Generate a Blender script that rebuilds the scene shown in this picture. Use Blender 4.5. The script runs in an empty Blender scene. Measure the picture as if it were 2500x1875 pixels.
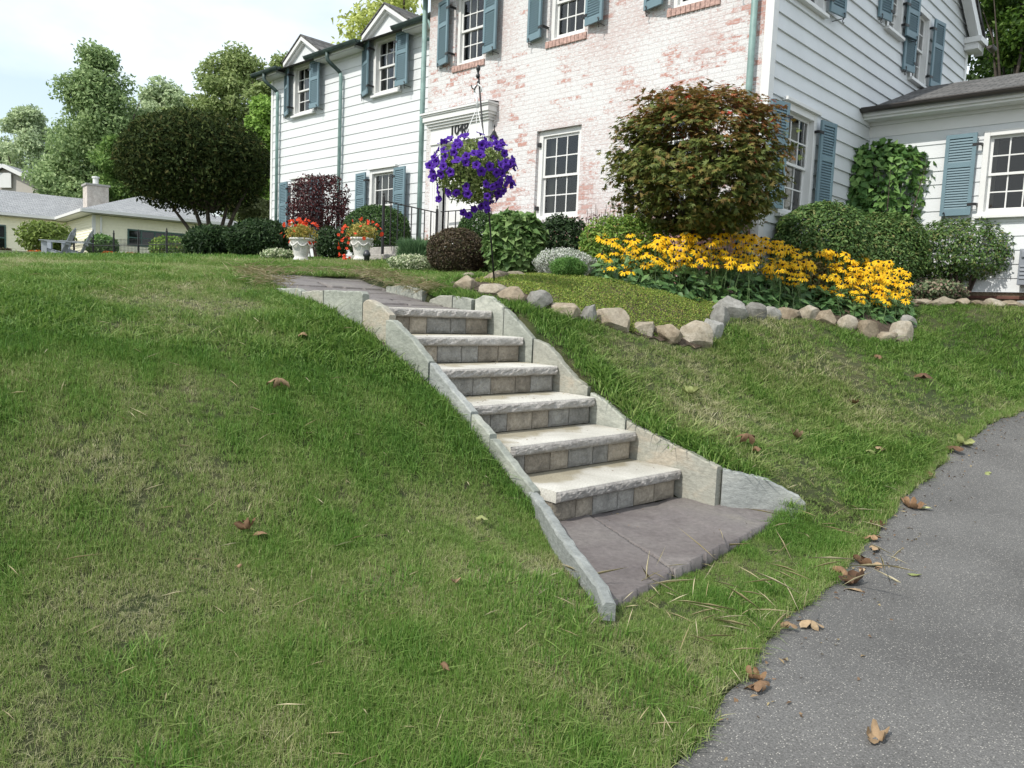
import bpy, bmesh, math, random
import numpy as np
from mathutils import Vector, Matrix
random.seed(7); rng=np.random.default_rng(11)
R_=math.radians
SC=bpy.context.scene; COL=SC.collection
# ------------------------------------------------------------------ camera
FPX=1936.94; W0,H0=2500.,1875.
_y,_p,_r=-0.75802158,-0.09484203,0.04198885
def _basis():
    cy,sy,cp,sp=math.cos(_y),math.sin(_y),math.cos(_p),math.sin(_p)
    F=np.array([sy*cp,cy*cp,sp]); r=np.array([cy,-sy,0.]); u=np.cross(r,F)
    return math.cos(_r)*r+math.sin(_r)*u, -math.sin(_r)*r+math.cos(_r)*u, F
CR,CU,CF=_basis()
cam=bpy.data.cameras.new("camera"); camo=bpy.data.objects.new("camera",cam); COL.objects.link(camo)
cam.sensor_width=36; cam.lens=FPX/W0*36; cam.clip_start=.05; cam.clip_end=3000
M=Matrix.Identity(4)
for i in range(3): M[i][0]=CR[i]; M[i][1]=CU[i]; M[i][2]=-CF[i]
camo.matrix_world=M; SC.camera=camo
DS=2500./2212.          # survey sheet units (2212 wide) -> photograph units
def ray(x,y):
    return CF+CR*((x*DS-W0/2)/FPX)-CU*((y*DS-H0/2)/FPX)
def at(x,y,d): return ray(x,y)*d
# ------------------------------------------------------------------ terrain
def zd(Y):
    Y=np.asarray(Y,float)
    return -1.42+.04*(Y-2)*np.where(Y<2,.4,1.)+.012*np.clip(Y-4,0,9)**2
CP=[]
for Y in(-8,-4,-1,1,2.2,3.5,5,7,9,11):
    xe=-1.0-.15*max(0,min(Y,4.6)-1) 
    for X in(xe,xe+1.2,3.5,8): CP.append((X,Y,float(zd(Y))-.0))
CP+=[(-6.06,3.28,0.0),(-5.5,3.28,-.08),(-4.75,3.28,-.25),(-4.4,3.26,-.40),(-4.1,3.26,-.51),(-3.64,3.24,-.75),(-3.43,3.24,-.86),(-3.1,3.2,-1.1),(-2.4,2.8,-1.21),(-1.8,2.45,-1.26),(-2.2,2.6,-1.20),(-1.75,3.2,-1.30),(-1.8,3.8,-1.32),(-1.85,4.5,-1.33),(-1.85,5.0,-1.29)]
CP+=[(-6.1,4.9,.14),(-5.5,4.9,.09),(-5.,4.85,.06),(-4.5,4.9,-.02),(-4.1,4.9,-.25),(-3.6,4.88,-.55),(-3.28,4.85,-.74),(-2.9,4.85,-.86),(-2.5,4.9,-.98),(-2.15,5.25,-1.10),(-1.9,5.4,-1.20)]
CP+=[(-2,1.3,-1.28),(-3,1.3,-1.05),(-4,1.3,-.62),(-5,1.3,-.28),(-6,1.3,-.06),(-8,1.3,.14)]
for Y in(-1,-4,-8): CP+=[(-2,Y,-1.3),(-3,Y,-1.05),(-4,Y,-.66),(-5.5,Y,-.25),(-7,Y,-.03),(-9,Y,.12)]
# upper plateau
for X,Y in((-10,2),(-12,3),(-14,3.5),(-14,7),(-11,10),(-14,10),(-17,9),(-17,4),(-14,0),(-17,0),(-14,-5),(-18,-8)):
    q=-X-4.9; CP.append((X,Y,.53*(1-np.exp(-q/3.6))+.075*(min(Y,8.5)-4)))
# bed / right lawn
CP+=[(-6.8,5.8,.31),(-4.5,5.6,-.0),(-3.85,5.6,-.36),(-3,6.5,-.72),(-2.3,6.6,-.95),(-3.4,8.2,-.2),(-2.6,8.2,-.52),(-5,7.5,.22),(-6.5,7.5,.38),(-5,9.6,.3),(-8,9.3,.5),(-3.2,10,.0),(-2.4,10.5,-.28),(-3,12.3,.36),(-2.6,11.5,.25),(-3.8,11.8,.31),(-2.,12.4,.25),(-4.8,12.5,.36),(-1.,12.5,.0),(-3,15,.3),(1.5,13,.1),(6,13,.0)]
CP+=[(-8,3,.2),(-11,5,.46),(-8,5.2,.3),(-9.3,6.2,.43),(-10.9,6.7,.6),(-10.2,7.3,.63),(-8,7.5,.42),(-11,8.,.66),(-6.4,4.2,.17),(-5.5,4.1,.03),(-7.2,4.5,.25),(-4.95,5.0,.1),(-5.2,5.3,.22),(-5.7,5.7,.28)]
CP+=[(-4.5,6.3,.03),(-4.95,6.8,.3),(-5.2,6.2,.27),(-4.5,7.2,.16),(-4.6,8.0,.2),(-3.7,9.2,.08),(-3.6,9.9,.17)]
CP=np.array(CP)
def _U(d2): return np.where(d2>1e-12,.5*d2*np.log(np.maximum(d2,1e-12)),0.)
def _fit():
    P=CP[:,:2];n=len(P)
    d2=((P[:,None]-P[None])**2).sum(-1)
    A=np.zeros((n+3,n+3));A[:n,:n]=_U(d2)+np.eye(n)*.02;A[:n,n]=1;A[:n,n+1:]=P;A[n,:n]=1;A[n+1:,:n]=P.T
    return np.linalg.solve(A,np.r_[CP[:,2],0,0,0])
_W=_fit()
def h(X,Y):
    X=np.asarray(X,float);Y=np.asarray(Y,float);sh=np.broadcast(X,Y).shape
    X=np.broadcast_to(X,sh).ravel();Y=np.broadcast_to(Y,sh).ravel()
    Xc=np.clip(X,-18,6);Yc=np.clip(Y,-8,13)
    out=np.empty(len(X));n=len(CP)
    for i in range(0,len(X),20000):
        x=Xc[i:i+20000];y=Yc[i:i+20000]
        d2=(x[:,None]-CP[:,0])**2+(y[:,None]-CP[:,1])**2
        out[i:i+20000]=_U(d2)@_W[:n]+_W[n]+_W[n+1]*x+_W[n+2]*y
    ex=np.hypot(X-Xc,Y-Yc)
    out=out+.031*ex*np.where(X<-18,1,0)+.02*ex*np.where((X>=-18)&(Y>13),1,0)
    return out.reshape(sh)

def gp(x,y,tmax=40):
    r=ray(x,y); t=np.arange(1.2,tmax,.03); P=r[None]*t[:,None]
    b=P[:,2]<h(P[:,0],P[:,1])
    return P[np.argmax(b)] if b.any() else P[-1]
def hz(X,Y): return float(h(X,Y))
# ------------------------------------------------------------------ helpers
ORG={}
def setp(o,label=None,cat=None,group=None,kind=None):
    if label: o["label"]=label
    if cat: o["category"]=cat
    if group: o["group"]=group
    if kind: o["kind"]=kind
    return o
def thing(name,label,cat,loc=(0,0,0),group=None,rz=0):
    o=bpy.data.objects.new(name,None); COL.objects.link(o); o.location=loc; o.rotation_euler=(0,0,rz)
    o.empty_display_size=.1; ORG[o.name]=np.array(loc,float)
    return setp(o,label,cat,group)
def _link(o,parent):
    COL.objects.link(o)
    if parent is not None: o.parent=parent
class MB:
    def __init__(s): s.v=[]; s.f=[]; s.m=[]
    def add(s,vs,fs,mi=0):
        b=len(s.v); s.v+= [tuple(map(float,v)) for v in vs]
        for f in fs: s.f.append(tuple(i+b for i in f)); s.m.append(mi)
    def box(s,a,b,mi=0):
        x0,x1=sorted((a[0],b[0]));y0,y1=sorted((a[1],b[1]));z0,z1=sorted((a[2],b[2]))
        s.add([(x0,y0,z0),(x1,y0,z0),(x1,y1,z0),(x0,y1,z0),(x0,y0,z1),(x1,y0,z1),(x1,y1,z1),(x0,y1,z1)],
              [(0,3,2,1),(4,5,6,7),(0,1,5,4),(1,2,6,5),(2,3,7,6),(3,0,4,7)],mi)
    def obox(s,o,ax,ay,az,mi=0):
        o,ax,ay,az=[np.array(q,float) for q in (o,ax,ay,az)]
        P=[o,o+ax,o+ax+ay,o+ay]; P=P+[p+az for p in P]
        F=[(0,3,2,1),(4,5,6,7),(0,1,5,4),(1,2,6,5),(2,3,7,6),(3,0,4,7)]
        if np.dot(np.cross(ax,ay),az)<0: F=[f[::-1] for f in F]
        s.add(P,F,mi)
    def bar(s,a,b,w,t=None,up=(0,0,1),mi=0):
        a=np.array(a,float);b=np.array(b,float);d=b-a; t=t or w
        u=np.array(up,float); x=np.cross(d,u)
        if np.linalg.norm(x)<1e-6: x=np.cross(d,(1,0,0))
        x/=np.linalg.norm(x); y=np.cross(x,d); y/=np.linalg.norm(y)
        s.obox(a-x*w/2-y*t/2,x*w,y*t,d,mi)
    def quad(s,a,b,c,d,mi=0): s.add([a,b,c,d],[(0,1,2,3)],mi)
    def tube(s,pts,rad,n=8,mi=0,cap=True):
        pts=[np.array(p,float) for p in pts]
        if not hasattr(rad,'__len__'): rad=[rad]*len(pts)
        V=[];F=[]; px=None
        for i,p in enumerate(pts):
            d=pts[min(i+1,len(pts)-1)]-pts[max(i-1,0)]; d/=max(np.linalg.norm(d),1e-9)
            x=np.cross(d,(0,0,1)) if px is None else px-d*np.dot(px,d)
            if np.linalg.norm(x)<1e-4: x=np.cross(d,(1,0,0))
            x/=np.linalg.norm(x); px=x; y=np.cross(d,x)
            for k in range(n):
                a=2*math.pi*k/n; V.append(p+(x*math.cos(a)+y*math.sin(a))*rad[i])
        for i in range(len(pts)-1):
            for k in range(n):
                F.append((i*n+k,i*n+(k+1)%n,(i+1)*n+(k+1)%n,(i+1)*n+k))
        if cap: F.append(tuple(range(n))[::-1]); F.append(tuple(range((len(pts)-1)*n,len(pts)*n)))
        s.add(V,F,mi)
    def lathe(s,prof,c=(0,0,0),n=24,mi=0,flute=0,fr=(9,-9)):
        V=[];F=[]
        for r,z in prof:
            for k in range(n):
                a=2*math.pi*k/n
                rr=r*(1-(flute if (k%2 and fr[0]<z<fr[1]) else 0))
                V.append((c[0]+rr*math.cos(a),c[1]+rr*math.sin(a),c[2]+z))
        for i in range(len(prof)-1):
            for k in range(n): F.append((i*n+k,i*n+(k+1)%n,(i+1)*n+(k+1)%n,(i+1)*n+k))
        s.add(V,F,mi)
    def poly(s,top,bot,mi=0):
        """closed solid between two matching rings"""
        n=len(top); s.add(list(top)+list(bot),[tuple(range(n)),tuple(range(2*n-1,n-1,-1))]+[(i,i+n,(i+1)%n+n,(i+1)%n) for i in range(n)],mi)
    def build(s,name,mats,parent=None,smooth=False,fixn=False,bev=0):
        me=bpy.data.meshes.new(name)
        off=ORG.get(parent.name,np.zeros(3)) if parent is not None else np.zeros(3)
        me.from_pydata([tuple(np.array(v)-off) for v in s.v],[],s.f)
        if not isinstance(mats,(list,tuple)): mats=[mats]
        for m in mats: me.materials.append(m)
        me.polygons.foreach_set('material_index',s.m)
        if fixn:
            bm=bmesh.new();bm.from_mesh(me);bmesh.ops.recalc_face_normals(bm,faces=bm.faces);bm.to_mesh(me);bm.free()
        if smooth: me.polygons.foreach_set('use_smooth',[True]*len(me.polygons))
        me.update()
        o=bpy.data.objects.new(name,me); _link(o,parent); ORG[o.name]=off
        if bev:
            md=o.modifiers.new('edge','BEVEL'); md.width=bev; md.segments=2; md.limit_method='ANGLE'; md.angle_limit=R_(40)
        return o
def npmesh(name,V,F,mats,parent=None,smooth=False):
    """V (n,3) world, F (m,k)"""
    off=ORG.get(parent.name,np.zeros(3)) if parent is not None else np.zeros(3)
    me=bpy.data.meshes.new(name); V=np.asarray(V,float)-off; F=np.asarray(F,np.int32)
    me.vertices.add(len(V)); me.vertices.foreach_set('co',V.astype(np.float32).ravel())
    k=F.shape[1]; me.loops.add(F.size); me.loops.foreach_set('vertex_index',F.ravel())
    me.polygons.add(len(F)); me.polygons.foreach_set('loop_start',np.arange(0,F.size,k,dtype=np.int32))
    try: me.polygons.foreach_set('loop_total',np.full(len(F),k,np.int32))
    except Exception: pass
    if not isinstance(mats,(list,tuple)): mats=[mats]
    for m in mats: me.materials.append(m)
    if smooth: me.polygons.foreach_set('use_smooth',np.ones(len(F),bool))
    me.update(calc_edges=True); me.validate()
    o=bpy.data.objects.new(name,me); _link(o,parent); ORG[o.name]=off
    return o
def inst(name,mesh,parent,loc,rot=(0,0,0),sc=1.):
    """a copy sharing mesh data; loc in world"""
    o=bpy.data.objects.new(name,mesh); _link(o,parent)
    off=ORG.get(parent.name,np.zeros(3)) if parent is not None else np.zeros(3)
    o.location=tuple(np.array(loc)-off); o.rotation_euler=rot
    o.scale=(sc,)*3 if not hasattr(sc,'__len__') else sc
    return o
def unit(a): a=np.asarray(a,float); return a/np.maximum(np.linalg.norm(a,axis=-1,keepdims=True),1e-9)
def leafgeo(P,N,L,Wd,T=None,fold=.25):
    """kite leaves: P base points, N leaf normals, random or given tip direction"""
    n=len(P); N=unit(N)
    if T is None: T=rng.normal(size=(n,3))
    T=unit(T-N*(T*N).sum(1,keepdims=True)); B=np.cross(N,T)
    L=np.broadcast_to(L,n)[:,None];Wd=np.broadcast_to(Wd,n)[:,None]
    mid=P+T*L*.42
    V=np.empty((n,4,3)); V[:,0]=P; V[:,1]=mid+B*Wd*.5+N*Wd*fold; V[:,2]=P+T*L-N*L*.08; V[:,3]=mid-B*Wd*.5+N*Wd*fold
    i=np.arange(n)[:,None]*4
    F=np.concatenate([i+np.array([[0,2,1]]),i+np.array([[0,3,2]])],0)
    return V.reshape(-1,3),F
def cat(gs):
    V=[];F=[];b=0
    for v,f in gs: V.append(v);F.append(f+b);b+=len(v)
    return np.concatenate(V),np.concatenate(F)
def noise3(P,sc,seed=0):
    """cheap smooth pseudo-noise in -1..1"""
    r=np.random.default_rng(seed); out=np.zeros(len(P))
    for k in range(5):
        w=r.normal(size=3)*sc*(1+.45*k); out+=np.sin(P@w+r.uniform(0,6.28))/(1+.35*k)
    return out/2.6
# ------------------------------------------------------------------ materials
def _nt(name):
    m=bpy.data.materials.new(name); m.use_nodes=True; nt=m.node_tree; nt.nodes.clear()
    return m,nt,nt.nodes,nt.links
def N_(ns,t,**k):
    n=ns.new('ShaderNode'+t)
    for a,b in k.items():
        if a.startswith('i_'): n.inputs[a[2:].replace('_',' ')].default_value=b
        else: setattr(n,a,b)
    return n
def ramp(ns,stops):
    r=ns.new('ShaderNodeValToRGB'); e=r.color_ramp.elements
    while len(e)<len(stops): e.new(.5)
    for i,(p,c) in enumerate(stops): e[i].position=p; e[i].color=(*c,1)
    return r
def c3(*a): return a
def plain(name,col,rough=.5,metal=0,spec=.5,var=.0,sc=6,bump=0,bsc=40):
    m,nt,ns,ls=_nt(name); o=N_(ns,'OutputMaterial'); b=N_(ns,'BsdfPrincipled'); ls.new(b.outputs[0],o.inputs[0])
    b.inputs['Roughness'].default_value=rough; b.inputs['Metallic'].default_value=metal
    b.inputs['Specular IOR Level'].default_value=spec; b.inputs['Base Color'].default_value=(*col,1)
    if var or bump: tc=N_(ns,'TexCoord')
    if var:
        n=N_(ns,'TexNoise',i_Scale=sc,i_Detail=5.,i_Roughness=.6); ls.new(tc.outputs['Object'],n.inputs['Vector'])
        r=ramp(ns,[(.3,tuple(max(0,q*(1-var)) for q in col)),(.7,tuple(min(1,q*(1+var)) for q in col))])
        ls.new(n.outputs['Fac'],r.inputs[0]); ls.new(r.outputs[0],b.inputs['Base Color'])
    if bump:
        n=N_(ns,'TexNoise',i_Scale=bsc,i_Detail=6.,i_Roughness=.65); ls.new(tc.outputs['Object'],n.inputs['Vector'])
        bp=N_(ns,'Bump',i_Strength=bump,i_Distance=.02); ls.new(n.outputs['Fac'],bp.inputs['Height']); ls.new(bp.outputs[0],b.inputs['Normal'])
    return m
def stone(name,stops,sc=3.,fsc=30.,rough=.85,bump=.5,speck=None,crack=0,layers=None):
    """mottled stone: large noise through a ramp, fine grain over it, bump"""
    m,nt,ns,ls=_nt(name); o=N_(ns,'OutputMaterial'); b=N_(ns,'BsdfPrincipled'); ls.new(b.outputs[0],o.inputs[0])
    b.inputs['Roughness'].default_value=rough; b.inputs['Specular IOR Level'].default_value=.3
    tc=N_(ns,'TexCoord'); oi=N_(ns,'ObjectInfo')
    va=N_(ns,'VectorMath',operation='ADD'); cx=N_(ns,'CombineXYZ'); mu=N_(ns,'Math',operation='MULTIPLY'); mu.inputs[1].default_value=37.
    ls.new(oi.outputs['Random'],mu.inputs[0])
    for i in range(3): ls.new(mu.outputs[0],cx.inputs[i])
    ls.new(tc.outputs['Object'],va.inputs[0]); ls.new(cx.outputs[0],va.inputs[1])
    vec=va.outputs[0]
    if layers:
        mp=N_(ns,'Mapping'); mp.inputs['Scale'].default_value=layers; ls.new(vec,mp.inputs['Vector']); vec=mp.outputs[0]
    n1=N_(ns,'TexNoise',i_Scale=sc,i_Detail=6.,i_Roughness=.6,i_Distortion=.6); ls.new(vec,n1.inputs['Vector'])
    ad=N_(ns,'Math',operation='MULTIPLY_ADD'); ls.new(oi.outputs['Random'],ad.inputs[0]); ad.inputs[1].default_value=.3; 
    sb=N_(ns,'Math',operation='ADD'); ls.new(n1.outputs['Fac'],sb.inputs[0]); sb.inputs[1].default_value=-.15; ls.new(sb.outputs[0],ad.inputs[2])
    r=ramp(ns,stops); ls.new(ad.outputs[0],r.inputs[0])
    n2=N_(ns,'TexNoise',i_Scale=fsc,i_Detail=8.,i_Roughness=.75); ls.new(vec,n2.inputs['Vector'])
    r2=ramp(ns,[(.25,(.62,)*3),(.75,(1.3,)*3)]); ls.new(n2.outputs['Fac'],r2.inputs[0])
    mx=N_(ns,'Mix',data_type='RGBA',blend_type='MULTIPLY'); mx.inputs[0].default_value=1
    ls.new(r.outputs[0],mx.inputs[6]); ls.new(r2.outputs[0],mx.inputs[7]); ls.new(mx.outputs[2],b.inputs['Base Color'])
    hgt=n2.outputs['Fac']
    if crack:
        v=N_(ns,'TexVoronoi',feature='DISTANCE_TO_EDGE',i_Scale=crack); 
        w=N_(ns,'VectorMath',operation='ADD'); ls.new(vec,w.inputs[0]); sc_=N_(ns,'VectorMath',operation='SCALE'); sc_.inputs[3].default_value=.35; ls.new(n1.outputs['Color'],sc_.inputs[0]); ls.new(sc_.outputs[0],w.inputs[1]); ls.new(w.outputs[0],v.inputs['Vector'])
        rr=ramp(ns,[(0.,(0,)*3),(.02,(1,)*3)]); ls.new(v.outputs['Distance'],rr.inputs[0])
        mm=N_(ns,'Math',operation='ADD'); ls.new(rr.outputs[0],mm.inputs[0]); ls.new(hgt,mm.inputs[1]); hgt=mm.outputs[0]
        m4=N_(ns,'Mix',data_type='RGBA',blend_type='MULTIPLY'); m4.inputs[0].default_value=.5; ls.new(mx.outputs[2],m4.inputs[6]); ls.new(rr.outputs[0],m4.inputs[7]); ls.new(m4.outputs[2],b.inputs['Base Color'])
    bp=N_(ns,'Bump',i_Strength=bump,i_Distance=.02); ls.new(hgt,bp.inputs['Height']); ls.new(bp.outputs[0],b.inputs['Normal'])
    return m
def leafmat(name,stops,rough=.55,trans=.3,inst_tint=False,spec=.3):
    m,nt,ns,ls=_nt(name); o=N_(ns,'OutputMaterial'); b=N_(ns,'BsdfPrincipled'); t=N_(ns,'BsdfTranslucent'); mx=N_(ns,'MixShader')
    g=N_(ns,'NewGeometry'); r=ramp(ns,stops)
    if inst_tint:
        a=N_(ns,'Attribute',attribute_name='tint',attribute_type='INSTANCER')
        ma=N_(ns,'Math',operation='MULTIPLY_ADD'); ls.new(g.outputs['Random Per Island'],ma.inputs[0]); ma.inputs[1].default_value=.42; ls.new(a.outputs['Fac'],ma.inputs[2]); ls.new(ma.outputs[0],r.inputs[0])
    else: ls.new(g.outputs['Random Per Island'],r.inputs[0])
    b.inputs['Roughness'].default_value=rough; b.inputs['Specular IOR Level'].default_value=spec; mx.inputs[0].default_value=trans
    ls.new(r.outputs[0],b.inputs['Base Color']); ls.new(r.outputs[0],t.inputs['Color'])
    ls.new(b.outputs[0],mx.inputs[1]); ls.new(t.outputs[0],mx.inputs[2]); ls.new(mx.outputs[0],o.inputs[0])
    return m
def glassmat(name):
    m,nt,ns,ls=_nt(name); o=N_(ns,'OutputMaterial'); fr=N_(ns,'Fresnel',i_IOR=1.5); tr=N_(ns,'BsdfTransparent'); gl=N_(ns,'BsdfGlossy',i_Roughness=.01); mx=N_(ns,'MixShader')
    tr.inputs[0].default_value=(.9,.93,.92,1); gl.inputs[0].default_value=(1,1,1,1)
    tc=N_(ns,'TexCoord'); n=N_(ns,'TexNoise',i_Scale=2.2,i_Detail=1.); bp=N_(ns,'Bump',i_Strength=.12,i_Distance=.02)
    ls.new(tc.outputs['Object'],n.inputs['Vector']); ls.new(n.outputs['Fac'],bp.inputs['Height']); ls.new(bp.outputs[0],gl.inputs['Normal'])
    mm=N_(ns,'Math',operation='MULTIPLY_ADD'); mm.inputs[1].default_value=1.35; mm.inputs[2].default_value=.0; ls.new(fr.outputs[0],mm.inputs[0])
    ls.new(mm.outputs[0],mx.inputs[0]); ls.new(tr.outputs[0],mx.inputs[1]); ls.new(gl.outputs[0],mx.inputs[2]); ls.new(mx.outputs[0],o.inputs[0])
    return m
def brickmat(name):
    m,nt,ns,ls=_nt(name); o=N_(ns,'OutputMaterial'); b=N_(ns,'BsdfPrincipled',i_Roughness=.9); ls.new(b.outputs[0],o.inputs[0]); b.inputs['Specular IOR Level'].default_value=.2
    tc=N_(ns,'TexCoord'); sp=N_(ns,'SeparateXYZ'); cb=N_(ns,'CombineXYZ'); ls.new(tc.outputs['Object'],sp.inputs[0])
    ax=N_(ns,'Math',operation='ADD'); ls.new(sp.outputs[0],ax.inputs[0]); ls.new(sp.outputs[1],ax.inputs[1])
    ls.new(ax.outputs[0],cb.inputs[0]); ls.new(sp.outputs[2],cb.inputs[1])
    wn=N_(ns,'TexNoise',i_Scale=9.,i_Detail=3.); ls.new(tc.outputs['Object'],wn.inputs['Vector'])
    ws=N_(ns,'VectorMath',operation='MULTIPLY_ADD'); ls.new(wn.outputs['Color'],ws.inputs[0]); ws.inputs[1].default_value=(.012,.010,0); ls.new(cb.outputs[0],ws.inputs[2])
    def br(c1,c2,mo):
        k=N_(ns,'TexBrick',offset=.5,squash=1.); k.inputs['Scale'].default_value=1.; k.inputs['Brick Width'].default_value=.215; k.inputs['Row Height'].default_value=.072
        k.inputs['Mortar Size'].default_value=.006; k.inputs['Mortar Smooth'].default_value=.3; k.inputs['Color1'].default_value=(*c1,1);k.inputs['Color2'].default_value=(*c2,1);k.inputs['Mortar'].default_value=(*mo,1)
        ls.new(ws.outputs[0],k.inputs['Vector']); return k
    red=br((.38,.165,.135),(.47,.26,.22),(.46,.41,.395)); rnd=br((0,0,0),(1,1,1),(.55,.55,.55))
    n1=N_(ns,'TexNoise',i_Scale=1.1,i_Detail=3.,i_Roughness=.5); ls.new(tc.outputs['Object'],n1.inputs['Vector'])
    n2=N_(ns,'TexNoise',i_Scale=19.,i_Detail=7.,i_Roughness=.78); 
    mp=N_(ns,'Mapping'); mp.inputs['Scale'].default_value=(.6,.6,1.2); ls.new(tc.outputs['Object'],mp.inputs[0]); ls.new(mp.outputs[0],n2.inputs['Vector'])
    s1=N_(ns,'Math',operation='MULTIPLY_ADD'); ls.new(rnd.outputs['Color'],s1.inputs[0]); s1.inputs[1].default_value=.26; 
    s2=N_(ns,'Math',operation='MULTIPLY_ADD'); ls.new(n1.outputs['Fac'],s2.inputs[0]); s2.inputs[1].default_value=.72; ls.new(s1.outputs[0],s2.inputs[2])
    s3=N_(ns,'Math',operation='MULTIPLY_ADD'); ls.new(n2.outputs['Fac'],s3.inputs[0]); s3.inputs[1].default_value=1.0; ls.new(s2.outputs[0],s3.inputs[2])
    s1.inputs[2].default_value=-.05
    rm=ramp(ns,[(.915,(0,)*3),(1.01,(1,)*3)]); ml=N_(ns,'Math',operation='MULTIPLY'); ml.inputs[1].default_value=.90; ls.new(s3.outputs[0],ml.inputs[0])
    # white mask falls where the sum is high (red shows through)
    zr=N_(ns,'MapRange'); zr.inputs['From Min'].default_value=.50; zr.inputs['From Max'].default_value=.92; zr.inputs['To Min'].default_value=.5; zr.inputs['To Max'].default_value=0.; ls.new(sp.outputs[2],zr.inputs[0])
    za=N_(ns,'Math',operation='ADD'); ls.new(ml.outputs[0],za.inputs[0]); ls.new(zr.outputs[0],za.inputs[1]); ls.new(za.outputs[0],rm.inputs[0])
    wn2=N_(ns,'TexNoise',i_Scale=60.,i_Detail=4.); ls.new(tc.outputs['Object'],wn2.inputs['Vector'])
    wr=ramp(ns,[(.3,(.55,.54,.54)),(.62,(.71,.71,.71))]); ls.new(wn2.outputs['Fac'],wr.inputs[0])
    mx=N_(ns,'Mix',data_type='RGBA'); ls.new(rm.outputs[0],mx.inputs[0]); ls.new(wr.outputs[0],mx.inputs[6]); ls.new(red.outputs['Color'],mx.inputs[7])
    mp3=N_(ns,'Mapping'); mp3.inputs['Scale'].default_value=(.34,.34,1.25); ls.new(tc.outputs['Object'],mp3.inputs[0]); n4=N_(ns,'TexNoise',i_Scale=44.,i_Detail=5.,i_Roughness=.7); ls.new(mp3.outputs[0],n4.inputs['Vector'])
    n5=N_(ns,'TexNoise',i_Scale=.9,i_Detail=2.); ls.new(tc.outputs['Object'],n5.inputs['Vector']); q5=N_(ns,'Math',operation='MULTIPLY_ADD'); ls.new(n5.outputs['Fac'],q5.inputs[0]); q5.inputs[1].default_value=.5; ls.new(n4.outputs['Fac'],q5.inputs[2])
    r4=ramp(ns,[(.74,(0,)*3),(.85,(.68,)*3)]); ls.new(q5.outputs[0],r4.inputs[0])
    mx2=N_(ns,'Mix',data_type='RGBA'); ls.new(r4.outputs[0],mx2.inputs[0]); ls.new(mx.outputs[2],mx2.inputs[6]); mx2.inputs[7].default_value=(.50,.385,.365,1); mx=mx2
    mo=N_(ns,'Mix',data_type='RGBA',blend_type='MULTIPLY'); ls.new(red.outputs['Fac'],mo.inputs[0]); mo.inputs[7].default_value=(.90,.885,.88,1); ls.new(mx.outputs[2],mo.inputs[6])
    ls.new(mo.outputs[2],b.inputs['Base Color'])
    hh=N_(ns,'Math',operation='MULTIPLY_ADD'); ls.new(red.outputs['Fac'],hh.inputs[0]); hh.inputs[1].default_value=-1.; ls.new(n2.outputs['Fac'],hh.inputs[2])
    bp=N_(ns,'Bump',i_Strength=.45,i_Distance=.01); ls.new(hh.outputs[0],bp.inputs['Height']); ls.new(bp.outputs[0],b.inputs['Normal'])
    return m
def shinglemat(name,c1,c2,sx=.25,sz=.14):
    m,nt,ns,ls=_nt(name); o=N_(ns,'OutputMaterial'); b=N_(ns,'BsdfPrincipled',i_Roughness=.95); ls.new(b.outputs[0],o.inputs[0]); b.inputs['Specular IOR Level'].default_value=.15
    uv=N_(ns,'UVMap'); k=N_(ns,'TexBrick',offset=.5); ls.new(uv.outputs[0],k.inputs['Vector'])
    k.inputs['Scale'].default_value=1; k.inputs['Brick Width'].default_value=sx; k.inputs['Row Height'].default_value=sz; k.inputs['Mortar Size'].default_value=.008
    k.inputs['Color1'].default_value=(*c1,1);k.inputs['Color2'].default_value=(*c2,1);k.inputs['Mortar'].default_value=tuple(q*.35 for q in c1)+(1,)
    n=N_(ns,'TexNoise',i_Scale=14.,i_Detail=6.); ls.new(uv.outputs[0],n.inputs['Vector']); r=ramp(ns,[(.3,(.7,)*3),(.7,(1.25,)*3)]); ls.new(n.outputs['Fac'],r.inputs[0])
    mx=N_(ns,'Mix',data_type='RGBA',blend_type='MULTIPLY'); mx.inputs[0].default_value=1; ls.new(k.outputs['Color'],mx.inputs[6]); ls.new(r.outputs[0],mx.inputs[7]); ls.new(mx.outputs[2],b.inputs['Base Color'])
    bp=N_(ns,'Bump',i_Strength=.7,i_Distance=.02,invert=True); ls.new(k.outputs['Fac'],bp.inputs['Height']); ls.new(bp.outputs[0],b.inputs['Normal'])
    return m
def set_uv(o,ou,au,av):
    """planar UV in metres"""
    me=o.data; u=me.uv_layers.new(name='UVMap'); ou,au,av=[np.array(q,float) for q in (ou,au,av)]
    for lp in me.loops:
        p=np.array(me.vertices[lp.vertex_index].co)+ORG[o.name]-ou; u.data[lp.index].uv=(float(p@au),float(p@av))
MT={}
MT['siding']=plain('white_siding_paint',(.65,.67,.68),.55,var=.05,sc=1.5,bump=.08,bsc=60)
MT['trim']=plain('white_trim_paint',(.70,.70,.685),.4,var=.03,sc=4)
MT['shutter']=plain('blue_shutter_paint',(.142,.222,.258),.45,var=.08,sc=3)
MT['slat']=plain('blue_louvre_paint',(.130,.205,.24),.5,var=.06,sc=5)
MT['iron']=plain('black_iron',(.012,.012,.013),.45,spec=.5)
MT['copper']=plain('verdigris_copper',(.185,.285,.265),.55,var=.28,sc=5,bump=.1)
MT['darkcopper']=plain('dark_weathered_copper',(.035,.06,.055),.5,var=.5,sc=4)
MT['bronze']=plain('brown_gutter_metal',(.045,.038,.034),.45,var=.2,sc=5)
MT['glass']=glassmat('window_glass')
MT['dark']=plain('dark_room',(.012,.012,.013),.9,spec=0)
MT['curtain']=plain('pale_curtain',(.34,.32,.27),.9,var=.1)
MT['brick']=brickmat('whitewashed_brick')
MT['redbrick']=plain('red_brick_course',(.44,.29,.25),.9,var=.4,sc=22,bump=.4)
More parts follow.
